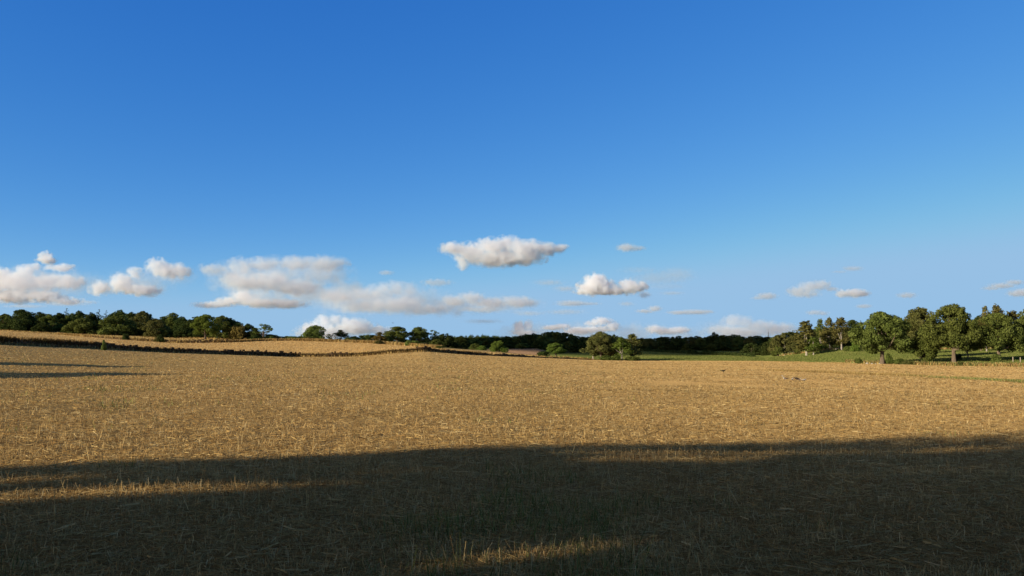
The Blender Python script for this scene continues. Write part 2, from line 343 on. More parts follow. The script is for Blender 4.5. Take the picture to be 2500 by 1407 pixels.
# ------------------------------------------------------------------ trees
def leaf_mat(name, dark, mid, light, trans=.3):
    b = N(name); oi = b.n("ObjectInfo"); g = b.n("NewGeometry"); tc = b.n("TexCoord")
    n1 = b.noise(tc.outputs['Object'], .55, 3, .6)
    c = b.ramp(n1, [(.32, dark), (.5, mid), (.7, light)])
    rp = b.n("HueSaturation", Color=c)
    b.l(b.math('ADD', b.math('MULTIPLY', g.outputs['Random Per Island'], .5), b.math('ADD', b.math('MULTIPLY', oi.outputs['Random'], .4), .6)), rp.inputs['Value'])
    b.l(b.math('ADD', b.math('MULTIPLY', oi.outputs['Random'], .03), .485), rp.inputs['Hue'])
    d = b.n("BsdfDiffuse"); t = b.n("BsdfTranslucent"); b.l(rp.outputs[0], d.inputs[0]); b.l(rp.outputs[0], t.inputs[0])
    mx = b.n("MixShader"); mx.inputs[0].default_value = trans
    b.l(d.outputs[0], mx.inputs[1]); b.l(t.outputs[0], mx.inputs[2]); b.l(mx.outputs[0], b.out.inputs[0]); return b.m
def plain_mat(name, stops, scale=3.0, bump_s=.4, dist=.03, stretch=None):
    b = N(name); P = b.n("TexCoord").outputs['Object']
    if stretch:
        mp = b.n("Mapping"); b.l(P, mp.inputs[0]); mp.inputs['Scale'].default_value = stretch; P = mp.outputs[0]
    f = b.noise(P, scale, 6, .65); c = b.ramp(f, stops)
    d = b.n("BsdfDiffuse", Roughness=.7); b.l(c, d.inputs[0])
    bp = b.n("Bump", Strength=bump_s, Distance=dist); b.l(f, bp.inputs['Height']); b.l(bp.outputs[0], d.inputs['Normal'])
    b.l(d.outputs[0], b.out.inputs[0]); return b.m
L = {
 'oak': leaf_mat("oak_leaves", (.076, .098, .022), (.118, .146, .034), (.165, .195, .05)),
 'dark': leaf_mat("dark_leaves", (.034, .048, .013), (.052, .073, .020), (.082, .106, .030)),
 'fresh': leaf_mat("fresh_leaves", (.085, .118, .020), (.122, .165, .030), (.165, .21, .045)),
 'olive': leaf_mat("olive_leaves", (.082, .088, .024), (.118, .122, .036), (.165, .158, .05)),
 'autumn': leaf_mat("autumn_leaves", (.115, .085, .024), (.165, .12, .034), (.21, .155, .05)),
 'birch': leaf_mat("birch_leaves", (.10, .098, .028), (.142, .132, .038), (.19, .168, .05)),
 'spruce': leaf_mat("spruce_needles", (.022, .038, .015), (.034, .055, .020), (.052, .078, .026), .1),
}
M['bark'] = plain_mat("bark", [(.3, (.10, .075, .05)), (.5, (.165, .125, .085)), (.7, (.24, .19, .13))], 5, .6, .05, (1, 1, .3))
M['birch_bark'] = plain_mat("birch_bark", [(.36, (.10, .085, .07)), (.44, (.36, .32, .26)), (.7, (.50, .45, .38))], 4, .3, .02, (.6, .6, 2.2))

def tube(path, radii, k=7):
    """a tapering limb along path"""
    path = np.array(path, float); V = []; n = len(path)
    for i in range(n):
        t = path[min(i + 1, n - 1)] - path[max(i - 1, 0)]; t /= np.linalg.norm(t) + 1e-9
        a = np.cross(t, [0.3, 1, .2]); a /= np.linalg.norm(a) + 1e-9; b2 = np.cross(t, a)
        th = np.linspace(0, 2 * math.pi, k, endpoint=False)
        V.append(path[i] + radii[i] * (np.cos(th)[:, None] * a + np.sin(th)[:, None] * b2))
    V = np.concatenate(V)
    q = [(i * k + j, i * k + (j + 1) % k, (i + 1) * k + (j + 1) % k, (i + 1) * k + j) for i in range(n - 1) for j in range(k)]
    return V, np.array(q)
def join(parts):
    Vs, Fs, o = [], [], 0
    for V, q in parts: Vs.append(V); Fs.append(q + o); o += len(V)
    return np.concatenate(Vs), np.concatenate(Fs)
def leaves(lobes, dens, size, jit=.75, rs=None, droop=0.0, shell=(.72, 1.06)):
    """leaf-clump faces over the lobes [(centre, radii)]; dens = faces per square metre of lobe surface"""
    rs = rs or rng; Vs = []
    for c, r in lobes:
        r = np.array(r); n = max(4, int(dens * 4 * math.pi * (np.prod(r) ** (2 / 3))))
        u = rs.normal(size=(n, 3)); u /= np.linalg.norm(u, axis=1)[:, None]
        p = np.array(c) + u * r * rs.uniform(*shell, size=(n, 1))
        p[:, 2] -= droop * rs.random(n)
        nn = u / r; nn /= np.linalg.norm(nn, axis=1)[:, None]
        nn = nn + rs.normal(size=(n, 3)) * jit * .6; nn /= np.linalg.norm(nn, axis=1)[:, None]
        a = np.cross(nn, rs.normal(size=(n, 3))); a /= np.linalg.norm(a, axis=1)[:, None] + 1e-9; b2 = np.cross(nn, a)
        s = size * rs.uniform(.55, 1.35, size=(n, 1)); e = rs.uniform(.55, 1.0, size=(n, 1))
        quad = np.stack([p + a * s, p + b2 * s * e + nn * s * .25, p - a * s * .8, p - b2 * s * e - nn * s * .15], 1)
        Vs.append(quad.reshape(-1, 3))
    V = np.concatenate(Vs); return V, np.arange(len(V)).reshape(-1, 4)
PROTO = {}
def proto(key, lobes, dens, size, limbs, **kw):
    V, q = leaves(lobes, dens, size, **kw)
    z1 = np.percentile(V[:, 2], 99.7); w = np.percentile(abs(V[:, 0]), 98) + np.percentile(abs(V[:, 1]), 98)
    PROTO[key] = dict(V=V, q=q, limbs=join(limbs) if limbs else None, h=z1, w=w, me={}, tr={})
def crown_lobes(rs, n, H, W, base, shape, lob=(.16, .30), flat=.8):
    """n lobes spread through a crown of height base..H, width W; shape(t) = relative radius at height fraction t"""
    out = []
    while len(out) < n:
        t = rs.random() ** .9; th = rs.random() * 2 * math.pi; rr = rs.random() ** .45
        r = W * rs.uniform(*lob) * (.55 + .45 * shape(t)); R0 = max(W * .5 * shape(t) - r * .7, 0)
        z = base + r * .5 + (H - base - r * (.5 + flat * .85)) * t
        out.append(((R0 * rr * math.cos(th), R0 * rr * math.sin(th), z), (r, r, r * flat)))
    return out
def limbset(rs, H, base, lobes, r0, n=7, lean=0.0):
    top = (lean * H * .2, 0, H * .72)
    th = rs.random() * 6.28
    main = [(0, 0, -.8), (0, 0, 0), (lean * .1, 0, base * .5), (lean * .4 + .1 * math.cos(th), .1 * math.sin(th), base), (lean + .25 * math.cos(th), .25 * math.sin(th), (base + top[2]) / 2), top]
    out = [tube(main, [r0 * 1.5, r0 * 1.25, r0 * .95, r0 * .85, r0 * .5, r0 * .12])]
    for i in rs.permutation(len(lobes))[:n]:
        c = np.array(lobes[i][0]); b0 = np.array([lean * .4, 0, base * rs.uniform(.75, 1.25)])
        mid = b0 * .45 + c * .55 + np.array([0, 0, -.12 * np.linalg.norm(c - b0)])
        out.append(tube([b0, mid, c], [r0 * .5, r0 * .32, r0 * .1], 5))
    return out
dome = lambda t: math.sqrt(max(0, 1 - (1.55 * t - .55) ** 2)) if t > .1 else .78 + t
egg = lambda t: math.sqrt(max(0.02, 1 - (2 * t - .85) ** 2 * .75))
spindle = lambda t: max(.16, 1 - .86 * t ** 1.6) * (.6 + .4 * min(1, t * 4))
for i in range(4):
    rs = np.random.default_rng(100 + i); lb = crown_lobes(rs, 85, 12, 12.5, 2.4, dome, (.055, .145))
    proto(f'oak{i}', lb, 15.0, .19, limbset(rs, 12, 3.2, lb, .42, 9))
for i in range(4):
    rs = np.random.default_rng(200 + i); lb = crown_lobes(rs, 60, 12, 9.5, .5, egg, (.07, .18), .95)
    proto(f'round{i}', lb, 9.0, .24, limbset(rs, 12, 2.0, lb, .28, 5))
for i in range(4):
    rs = np.random.default_rng(250 + i); lb = crown_lobes(rs, 62, 8.5, 12, -.2, lambda t: math.sqrt(max(0.03, 1 - (t * 1.0) ** 2.2)), (.06, .145), 1.0)
    proto(f'wide{i}', lb, 9, .24, limbset(rs, 8.5, 1.5, lb, .32, 6))
for i in range(3):
    rs = np.random.default_rng(300 + i); lb = crown_lobes(rs, 44, 13, 6.4, 2.6, spindle, (.09, .19), 1.1)
    proto(f'birch{i}', lb, 7.0, .22, limbset(rs, 13, 3.2, lb, .15, 8), droop=.7, jit=1.1)
for i in range(2):
    rs = np.random.default_rng(400 + i); lb = []
    for j in range(15):
        t = j / 14; R0 = 2.5 * (1 - t) ** .8 + .28
        for k in range(max(1, int(7 * (1 - t)))):
            th = rs.random() * 6.28; lb.append(((R0 * .55 * math.cos(th), R0 * .55 * math.sin(th), 1 + 11 * t), (R0 * .5, R0 * .5, .35)))
    proto(f'spruce{i}', lb, 8, .22, [tube([(0, 0, -.8), (0, 0, 6), (0, 0, 12.3)], [.25, .15, .03])])
for i in range(3):
    rs = np.random.default_rng(500 + i); lb = crown_lobes(rs, 18, 3.0, 4.2, -.3, lambda t: math.sqrt(max(0.05, 1 - (t * .95) ** 2)), (.13, .26), .9)
    proto(f'bush{i}', lb, 16, .15, [tube([(0, 0, -.5), (0.1, 0, 1.2), (.3, .1, 2.0)], [.09, .06, .02], 5), tube([(0, 0, -.5), (-.3, .2, 1.2), (-.6, .3, 1.8)], [.08, .05, .02], 5)])
for i in range(2):       # open crown with see-through gaps
    rs = np.random.default_rng(600 + i); lb = [(c, tuple(np.array(r) * .62)) for c, r in crown_lobes(rs, 22, 10, 9, 3.0, dome, (.10, .18), .7)]
    proto(f'open{i}', lb, 9, .26, limbset(rs, 10, 2.6, lb, .22, 18, .3))
for i in range(2):       # coarse crown for far woods
    rs = np.random.default_rng(700 + i); lb = crown_lobes(rs, 30, 12, 10, -.5, egg, (.12, .22), .9)
    proto(f'far{i}', lb, 2.2, .5, [tube([(0, 0, -.8), (0, 0, 8)], [.3, .1], 5)])

def tree(x, d, top, wpx, kind, leaf, label, name=None, cat="tree", group=None, bark='bark', rot=None, z=None, parts=True, sink=0.0, baserow=None):
    """a tree at photo column x, distance d, whose tip reaches photo row `top` and which spans wpx photo pixels"""
    p0 = at(x, 860, d); Z = gz(p0.x, p0.y) if z is None else z
    if baserow is not None: Z = at(x, baserow, d).z
    H = max(at(x, top, d).z - Z, .4); W = hgt(wpx, d)
    if kind[:-1] in ('round', 'oak') and W / H > (1.0 if kind[0] == 'r' else 1.35): kind = 'wide' + kind[-1]
    if kind[:3] == 'oak': W *= 1.12
    P = PROTO[kind]
    sx, sz = W / P['w'], H / P['h']
    nm = name or {'o': 'oak_tree', 'r': 'broadleaf_tree', 'b': 'bush' if kind.startswith('bush') else 'birch_tree', 's': 'spruce_tree', 'w': 'broadleaf_tree', 'f': 'broadleaf_tree'}[kind[0]]
    if kind.startswith('open'): nm = name or 'broadleaf_tree'
    if leaf not in P['me']: P['me'][leaf] = mesh_np(f'{kind}_crown', P['V'], [P['q']], L[leaf])
    if bark not in P['tr'] and P['limbs']: P['tr'][bark] = mesh_np(f'{kind}_trunk', P['limbs'][0], [P['limbs'][1]], M[bark], True)
    if parts:
        root = bpy.data.objects.new(nm, None); col.objects.link(root); root.empty_display_size = .5
        link('trunk', P['tr'][bark], root); link('crown', P['me'][leaf], root)
    else:
        root = link(nm, P['me'][leaf])
    root.location = (p0.x, p0.y, Z - sink)
    root.rotation_euler.z = random.random() * 6.28 if rot is None else rot
    root.scale = (sx, sx, sz)
    tag(root, label, cat, group); return root

GW = "trees of the left woodland"
T = [ # column, distance, tip row, width px, prototype, leaves, label
 (-45,455,768,60,'round1','dark',"dark tree at the very left end of the woodland, half out of the photo"),
 (6,452,767,52,'round0','oak',"rounded tree cut by the left edge of the photo"),
 (48,446,757,72,'round2','dark',"big dark dome-shaped tree near the left edge, largest of its woodland end"),
 (92,468,763,44,'round3','dark',"dark tree right behind the big dome-shaped tree at the left"),
 (116,448,768,42,'round1','oak',"narrow dull green tree just right of the big dome-shaped tree"),
 (140,470,765,42,'round0','dark',"dark tree in the back row left of the pointed treetop"),
 (157,480,758,45,'spruce0','spruce',"dark pointed treetop, leftmost of the spruces in the left woodland"),
 (173,472,766,38,'round2','oak',"olive tinted tree in the back row behind the low leaning round tree"),
 (190,482,760,38,'round3','dark',"dark blunt topped tree rising behind the low round tree"),
 (200,444,777,76,'round0','oak',"low wide round tree in front, left of the two wide front trees"),
 (219,474,764,34,'round1','dark',"dark tree peeping out right of the blunt topped tree"),
 (238,484,760,38,'spruce1','spruce',"spruce with a sharp tip, middle of the three spruces in the left woodland"),
 (255,484,763,34,'spruce0','spruce',"smallest spruce tip, right of the sharp-tipped spruce"),
 (270,474,767,34,'round2','dark',"dark tree behind the left shoulder of the widest front tree"),
 (284,444,771,92,'round3','oak',"widest front tree of the left woodland, with a lit left side"),
 (290,486,758,52,'round1','dark',"tall ragged crown showing above the widest front tree"),
 (318,480,763,44,'round1','dark',"dark tree above the right half of the widest front tree"),
 (345,476,761,54,'round0','olive',"tall olive crown with a broken top behind the yellow-green front tree"),
 (376,443,779,66,'round0','olive',"yellow-green round tree in front at the middle of the woodland"),
 (398,472,776,40,'round2','dark',"dark tree between the yellow-green front tree and the tall knobbly one"),
 (420,466,765,42,'round3','oak',"tall knobbly tree right of the yellow-green front tree"),
 (442,460,774,40,'round3','dark',"dark tree just right of the tall knobbly tree"),
 (463,458,781,42,'round1','dark',"low dark tree filling the gap before the lone trunk"),
 (500,405,769,58,'oak3','fresh',"leafy green tree with a clear trunk standing on the grassy bank"),
 (541,436,772,54,'round0','oak',"round topped tree right behind the one on the bank"),
 (560,440,778,46,'round2','dark',"dark tree on the falling right side of the woodland"),
 (577,438,786,36,'round3','dark',"small dark tree above the brown autumn bush"),
 (581,408,795,40,'bush0','autumn',"brown autumn-coloured bush at the right end of the woodland"),
 (603,414,791,36,'round1','dark',"dark bush-like tree right of the brown bush"),
 (622,410,801,36,'round2','dark',"low dark tree at the foot of the open crooked tree"),
 (641,404,791,44,'open1','oak',"crooked open tree with sky showing through, at the wood's right end"),
 (771,405,795,64,'oak0','oak',"broad lone tree on the skyline right of the gap"),
 (831,415,806,43,'birch1','dark',"slim upright tree standing alone on the skyline"),
 (927,385,811,37,'birch2','autumn',"thin yellowish tree left of the round skyline trees"),
 (970,395,798,54,'oak1','oak',"big round tree, left of the pair on the middle skyline"),
 (946,388,822,36,'round1','oak',"low bushy tree below the left flank of the big skyline tree"),
 (1021,400,799,42,'oak2','oak',"round tree, right of the pair on the middle skyline"),
 (1057,408,806,34,'open0','oak',"airy tree with a loose crown right of the skyline pair"),
 (1085,425,816,62,'round3','dark',"wide dark tree where the skyline drops to the far wood"),
 (1064,380,829,28,'round2','oak',"small green tree below the airy one"),
 (1125,440,822,50,'round0','dark',"dark tree at the edge of the far wood, left of the pale little tree"),
 (1160,405,839,26,'round1','oak',"small dim tree beside the pale green one at the wood's edge"),
 (1176,385,844,24,'round2','fresh',"little pale green tree beside the ploughed field"),
 (1218,345,833,42,'round3','fresh',"round leafy tree left of the ploughed field"),
 (1357,370,838,42,'oak3','fresh',"pale green round tree by itself in front of the far wood"),
 (1467,326,811,58,'oak0','olive',"olive brown broad tree, left of the clump in the field corner"),
 (1448,330,822,52,'birch0','olive',"olive side stem at the left of the field corner clump"),
 (1489,330,820,55,'birch2','birch',"brownish birch in the middle of the field corner clump"),
 (1500,345,818,36,'round1','dark',"dark tree hidden in the middle of the field corner clump"),
 (1518,320,823,52,'birch1','fresh',"light green birch with a white stem in the field corner clump"),
 (1544,333,816,55,'birch0','birch',"brownish tree, right of the clump in the field corner"),
 (1835,420,838,52,'round0','dark',"dim round tree at the right end of the dark hedge"),
 (1876,400,834,36,'round2','dark',"dim tree between the hedge end and the sunlit olive crown"),
 (1915,350,814,66,'round1','olive',"sunlit olive round crown left of the birches"),
 (1898,345,846,34,'round3','oak',"dull green low tree at the foot of the green slope"),
 (1938,312,840,28,'oak2','olive',"small thin-stemmed tree at the slope edge left of the birches"),
 (1969,280,784,68,'birch0','birch',"birch with two pale stems and a rusty top, leftmost of the birches"),
 (1986,276,824,43,'birch2','fresh',"low light green tree leaning on the leftmost birch"),
 (2004,300,780,39,'birch1','oak',"dark slim birch in the middle of the birch row"),
 (2026,290,777,43,'birch2','birch',"tall rusty birch with a white foot, middle of the row"),
 (2055,282,776,52,'birch0','birch',"birch with one clear white stem, right of the row"),
 (2084,300,782,38,'oak1','dark',"dark green tree between the birch row and the lone oak"),
 (2030,330,800,60,'round2','dark',"dark tree filling the gaps behind the birch row"),
 (2086,272,831,22,'bush1','fresh',"yellow-green bush on the slope left of the lone oak"),
 (2104,330,788,45,'spruce1','spruce',"dark spruce tip looking out left of the lone oak"),
 (2153,188,764,112,'oak0','oak',"lone broad oak with a pale trunk, leftmost of the field-edge oaks"),
 (2200,300,792,50,'round0','oak',"dull tree behind the right side of the lone oak"),
 (2220,250,782,44,'round3','oak',"green tree between the lone oak and the rusty crown"),
 (2248,215,753,84,'oak2','olive',"tall tree with a rusty tinted left crown beside the highest oak"),
 (2258,186,800,54,'round2','oak',"leafy tree hanging down to the ground left of the thick trunk"),
 (2328,180,746,104,'oak3','oak',"highest oak with a thick pale trunk"),
 (2395,260,772,48,'round1','dark',"dark tree in the gap right of the highest oak"),
 (2363,200,822,38,'open1','olive',"small spindly tree in the gap between the two right oaks"),
 (2409,250,749,39,'birch1','birch',"rusty birch top showing left behind the right-hand oak"),
 (2438,250,746,58,'birch2','birch',"tallest birch top above the right-hand oak"),
 (2438,178,766,92,'oak1','oak',"right-hand oak with a bare forked branch low on its trunk"),
 (2475,255,760,62,'birch0','birch',"rusty tree top right behind the right-hand oak"),
 (2512,225,757,64,'round3','oak',"bushy green tree behind the oak at the right edge"),
 (2522,182,770,92,'oak2','oak',"oak cut off by the right edge of the photo"),
 (2600,190,752,100,'oak0','oak',"oak just beyond the right edge of the photo"),
 (2430,300,800,90,'round2','dark',"dark backing tree low behind the right-hand oak"),
 (2340,300,800,90,'round1','dark',"dark backing tree low behind the highest oak"),
 (2280,310,802,90,'round0','dark',"dark backing tree behind the hanging tree"),
 (2150,320,800,80,'round3','dark',"dark backing tree low behind the lone oak"),
 (2500,310,790,90,'round0','dark',"dark backing tree behind the right edge oak"),
]
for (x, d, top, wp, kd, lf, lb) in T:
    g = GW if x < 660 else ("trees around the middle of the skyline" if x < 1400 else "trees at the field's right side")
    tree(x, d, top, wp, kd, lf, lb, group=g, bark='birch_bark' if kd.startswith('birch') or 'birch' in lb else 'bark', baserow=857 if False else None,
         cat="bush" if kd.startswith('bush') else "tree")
# bushes
B = [
 (252,147,830,12,'bush1','oak',"small pale bush growing on the long stone wall"),
 (305,345,815,16,'bush0','dark',"small dark bush on the far field bank, left of two"),
 (390,332,818,22,'bush2','dark',"dark bush on the far field bank, right of two"),
 (622,352,817,34,'bush1','dark',"dark bush spreading below the crooked open tree"),
 (663,360,821,12,'bush2','oak',"tiny lone bush in the skyline gap"),
 (712,362,821,24,'bush0','oak',"round bush left of the broad lone skyline tree"),
 (752,352,822,34,'bush1','olive',"brownish bush at the foot of the broad lone skyline tree"),
 (850,345,824,20,'bush2','oak',"low bush right of the slim skyline tree"),
 (864,340,826,22,'bush0','dark',"dark low bush second right of the slim skyline tree"),
 (898,335,828,22,'bush1','olive',"low bush halfway along the skyline hedge"),
 (925,322,832,24,'bush2','olive',"bush at the foot of the thin yellowish tree"),
 (1004,312,831,36,'bush0','oak',"broad bush below the right tree of the skyline pair"),
 (1024,304,838,20,'bush1','fresh',"bright little bush at the wall's highest stretch"),
 (1072,288,844,24,'bush2','olive',"low brown bush behind the wall's highest stretch"),
 (1326,345,857,30,'bush0','dark',"dark bush at the right corner of the ploughed field"),
 (1480,318,868,40,'bush1','oak',"green bush under the olive tree of the field corner clump"),
 (1502,316,868,30,'bush2','oak',"green bush left of the white stem in the field corner clump"),
 (1545,318,870,34,'bush0','oak',"low green bush right of the white stem in the field corner clump"),
 (1721,475,852,18,'bush1','dark',"dark round bush before the pale far strip, larger of two"),
 (1739,480,855,12,'bush2','dark',"dark round bush before the pale far strip, smaller of two"),
 (1695,485,855,18,'bush0','dark',"dark bush left of the two round ones by the far strip"),
 (1955,300,848,26,'bush1','oak',"bush below the leftmost birch"),
 (2008,292,842,28,'bush2','dark',"dark bush under the middle birches"),
 (2074,276,845,30,'bush0','oak',"low green bush right of the clear white birch stem"),
 (2128,290,846,40,'bush1','oak',"bush row end behind the lone oak, left part"),
 (2182,290,846,34,'bush2','olive',"brownish bush behind the lone oak's trunk"),
 (2094,196,874,18,'bush0','oak',"low bush at the field edge left of the white stones"),
 (2152,190,877,16,'bush1','olive',"small bush among the white stones left of the oak trunk"),
 (2196,184,876,30,'bush2','oak',"weedy bush just right of the lone oak's trunk"),
 (2168,188,864,18,'bush1','oak',"tuft of shoots sprouting round the lone oak's trunk"),
 (2337,192,864,22,'bush0','dark',"dark green bush right of the thick oak trunk"),
 (2343,166,883,18,'bush2','olive',"brown weedy bush in front of the gap between the oaks"),
 (2432,176,864,26,'bush1','oak',"tuft of shoots round the right-hand oak's trunk"),
 (2215,182,880,26,'bush0','olive',"low brown-green bush at the foot of the hanging tree"),
]
for (x, d, top, wp, kd, lf, lb) in B:
    tree(x, d, top, wp, kd, lf, lb, cat="bush", group="bushes along the field edges", rot=random.random() * 6)
# far woods in the cloud's shade
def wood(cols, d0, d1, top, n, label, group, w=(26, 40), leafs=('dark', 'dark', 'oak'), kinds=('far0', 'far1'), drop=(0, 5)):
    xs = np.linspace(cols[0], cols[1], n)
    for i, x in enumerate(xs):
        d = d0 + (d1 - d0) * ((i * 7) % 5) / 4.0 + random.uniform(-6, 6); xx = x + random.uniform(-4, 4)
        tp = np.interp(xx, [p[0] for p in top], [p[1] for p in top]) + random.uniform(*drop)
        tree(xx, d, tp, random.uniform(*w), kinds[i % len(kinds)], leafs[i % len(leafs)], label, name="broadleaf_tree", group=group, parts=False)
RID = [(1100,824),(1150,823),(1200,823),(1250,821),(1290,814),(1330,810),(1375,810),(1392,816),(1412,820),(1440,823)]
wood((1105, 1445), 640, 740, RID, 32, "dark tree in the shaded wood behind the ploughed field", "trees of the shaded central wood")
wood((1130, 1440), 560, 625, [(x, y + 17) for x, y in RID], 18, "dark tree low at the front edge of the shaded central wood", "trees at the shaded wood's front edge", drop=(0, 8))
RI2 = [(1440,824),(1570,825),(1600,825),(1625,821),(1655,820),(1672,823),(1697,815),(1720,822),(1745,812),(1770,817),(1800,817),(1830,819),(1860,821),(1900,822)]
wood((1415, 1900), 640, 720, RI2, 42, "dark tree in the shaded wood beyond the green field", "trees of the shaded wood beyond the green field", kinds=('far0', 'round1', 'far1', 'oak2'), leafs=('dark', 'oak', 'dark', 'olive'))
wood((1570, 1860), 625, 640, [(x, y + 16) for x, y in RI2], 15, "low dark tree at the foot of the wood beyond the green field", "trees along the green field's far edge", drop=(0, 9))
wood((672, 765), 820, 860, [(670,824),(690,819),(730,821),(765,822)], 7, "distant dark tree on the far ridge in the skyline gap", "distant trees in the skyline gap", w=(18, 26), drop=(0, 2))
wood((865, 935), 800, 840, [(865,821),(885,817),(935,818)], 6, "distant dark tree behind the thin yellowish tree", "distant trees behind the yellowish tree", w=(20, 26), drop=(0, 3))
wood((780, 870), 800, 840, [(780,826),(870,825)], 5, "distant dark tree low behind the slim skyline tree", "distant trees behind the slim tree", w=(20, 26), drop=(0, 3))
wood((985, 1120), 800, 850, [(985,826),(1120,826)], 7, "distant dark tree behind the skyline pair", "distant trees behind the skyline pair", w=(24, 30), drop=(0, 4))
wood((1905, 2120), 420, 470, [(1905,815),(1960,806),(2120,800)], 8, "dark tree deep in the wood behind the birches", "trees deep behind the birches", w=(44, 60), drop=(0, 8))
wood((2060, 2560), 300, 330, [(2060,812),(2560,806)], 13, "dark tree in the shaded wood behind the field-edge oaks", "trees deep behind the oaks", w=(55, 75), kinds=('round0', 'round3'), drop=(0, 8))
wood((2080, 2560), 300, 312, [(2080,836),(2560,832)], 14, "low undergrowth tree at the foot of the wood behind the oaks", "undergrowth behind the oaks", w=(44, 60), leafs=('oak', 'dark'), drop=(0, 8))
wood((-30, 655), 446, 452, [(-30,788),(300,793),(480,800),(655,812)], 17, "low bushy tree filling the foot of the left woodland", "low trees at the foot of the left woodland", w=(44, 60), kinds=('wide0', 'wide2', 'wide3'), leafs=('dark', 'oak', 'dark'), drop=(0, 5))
for i, x in enumerate(np.linspace(-30, 480, 13)):
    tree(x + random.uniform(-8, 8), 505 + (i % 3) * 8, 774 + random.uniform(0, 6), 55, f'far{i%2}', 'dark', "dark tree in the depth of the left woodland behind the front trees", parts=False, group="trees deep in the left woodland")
wood((1085, 1275), 1560, 1640, [(1085,822),(1110,819),(1140,816),(1180,815),(1230,818),(1275,822)], 44, "tiny sunlit spruce on the distant plantation hill", "spruces on the distant hill", w=(9, 12), kinds=('spruce0', 'spruce1'), leafs=('oak', 'fresh'), drop=(0, 4))
wood((1085, 1280), 1500, 1540, [(1085,826),(1140,821),(1180,820),(1230,822),(1275,826)], 40, "tiny sunlit spruce lower on the distant plantation hill", "spruces lower on the distant hill", w=(9, 12), kinds=('spruce0', 'spruce1'), leafs=('fresh', 'oak'), drop=(0, 3))

# trees out of the picture to the left, whose shadows lie on the field
def shade_pos(tip, h): return tip[0] - UD.x * h / math.tan(SUN_EL), tip[1] - UD.y * h / math.tan(SUN_EL)
M['shade_leaf'] = L['oak']
def off_tree(name, label, lobes, x, y, r0, H, dens=9, size=.26):
    z = gz(x, y); root = bpy.data.objects.new(name, None); col.objects.link(root); root.location = (x, y, z)
    root.rotation_euler.z = SUN_BACK                  # local x runs with the shadow, local y across it
    V, q = leaves(lobes, dens, size, jit=.9, shell=(.45, 1.0)); link('crown', mesh_np('crown', V, [q], L['oak']), root)
    rs = np.random.default_rng(3); V, q = join(limbset(rs, H, 3.0, lobes, r0, 12)); link('trunk', mesh_np('trunk', V, [q], M['bark'], True), root)
    return tag(root, label, "tree")
# cloud that shades the far woods
me = bpy.data.meshes.new("cloud"); bm = bmesh.new()
for (x, y, a, b2) in ((100, 660, 130, 240), (20, 680, 90, 170), (190, 700, 110, 190), (105, 575, 60, 150), (-30, 760, 90, 130), (300, 800, 100, 160), (150, 590, 60, 150)):
    bmesh.ops.create_icosphere(bm, subdivisions=3, radius=1, matrix=Matrix.Translation((x - 90, y - 680, 0)) @ Matrix.Diagonal((a, b2, 14, 1)))
bm.to_mesh(me); bm.free()
o = link("cloud", me); md = o.modifiers.new("r", 'REMESH'); md.mode = 'VOXEL'; md.voxel_size = 7; md.use_smooth_shade = True
m2 = bpy.data.meshes.new_from_object(o.evaluated_get(bpy.context.evaluated_depsgraph_get())); o.modifiers.clear(); o.data = m2; bpy.data.meshes.remove(me)
b = N("flat_vapour"); vs = b.n("VolumeScatter", Density=.05); vs.inputs['Color'].default_value = (.97, .97, 1, 1); b.l(vs.outputs[0], b.out.inputs['Volume'])
m2.materials.clear(); m2.materials.append(b.m)
o.location = Vector((90, 680, -2)) + SUN_DIR * (640 / math.sin(SUN_EL))
tag(o, "broad flat cloud off to the left that shades the far woods", "cloud", "clouds low over the horizon")

# ------------------------------------------------------------------ blades and stalks (stuff)
def blade_mat(name, stops, trans=.25):
    b = N(name); g = b.n("NewGeometry"); c = b.ramp(g.outputs['Random Per Island'], stops)
    f = b.noise(g.outputs['Position'], .21, 3, .6)
    hv = b.n("HueSaturation", Color=c); b.l(b.math('ADD', b.math('MULTIPLY', f, .6), .7), hv.inputs['Value'])
    d = b.n("BsdfDiffuse"); t = b.n("BsdfTranslucent"); b.l(hv.outputs[0], d.inputs[0]); b.l(hv.outputs[0], t.inputs[0])
    mx = b.n("MixShader"); mx.inputs[0].default_value = trans
    b.l(d.outputs[0], mx.inputs[1]); b.l(t.outputs[0], mx.inputs[2]); b.l(mx.outputs[0], b.out.inputs[0]); return b.m
STRAW = [(.0, (.31, .185, .065)), (.3, (.46, .30, .115)), (.65, (.58, .40, .165)), (.9, (.68, .505, .22)), (1, (.75, .60, .31))]
M['stubble'] = blade_mat("stubble", STRAW, .42)
M['litter'] = blade_mat("straw_litter", [(.0, (.26, .15, .055)), (.4, (.47, .30, .105)), (.75, (.62, .44, .17)), (1, (.72, .56, .27))], .4)
M['weeds'] = blade_mat("weeds", [(.0, (.07, .10, .025)), (.5, (.16, .20, .05)), (.85, (.30, .30, .10)), (1, (.42, .36, .15))])
M['dry_grass'] = blade_mat("dry_grass", [(.0, (.17, .10, .035)), (.4, (.34, .215, .075)), (.75, (.50, .35, .125)), (1, (.60, .45, .18))])
M['bracken'] = blade_mat("bracken", [(.0, (.04, .025, .011)), (.5, (.085, .052, .02)), (.85, (.16, .10, .035)), (1, (.09, .09, .025))])
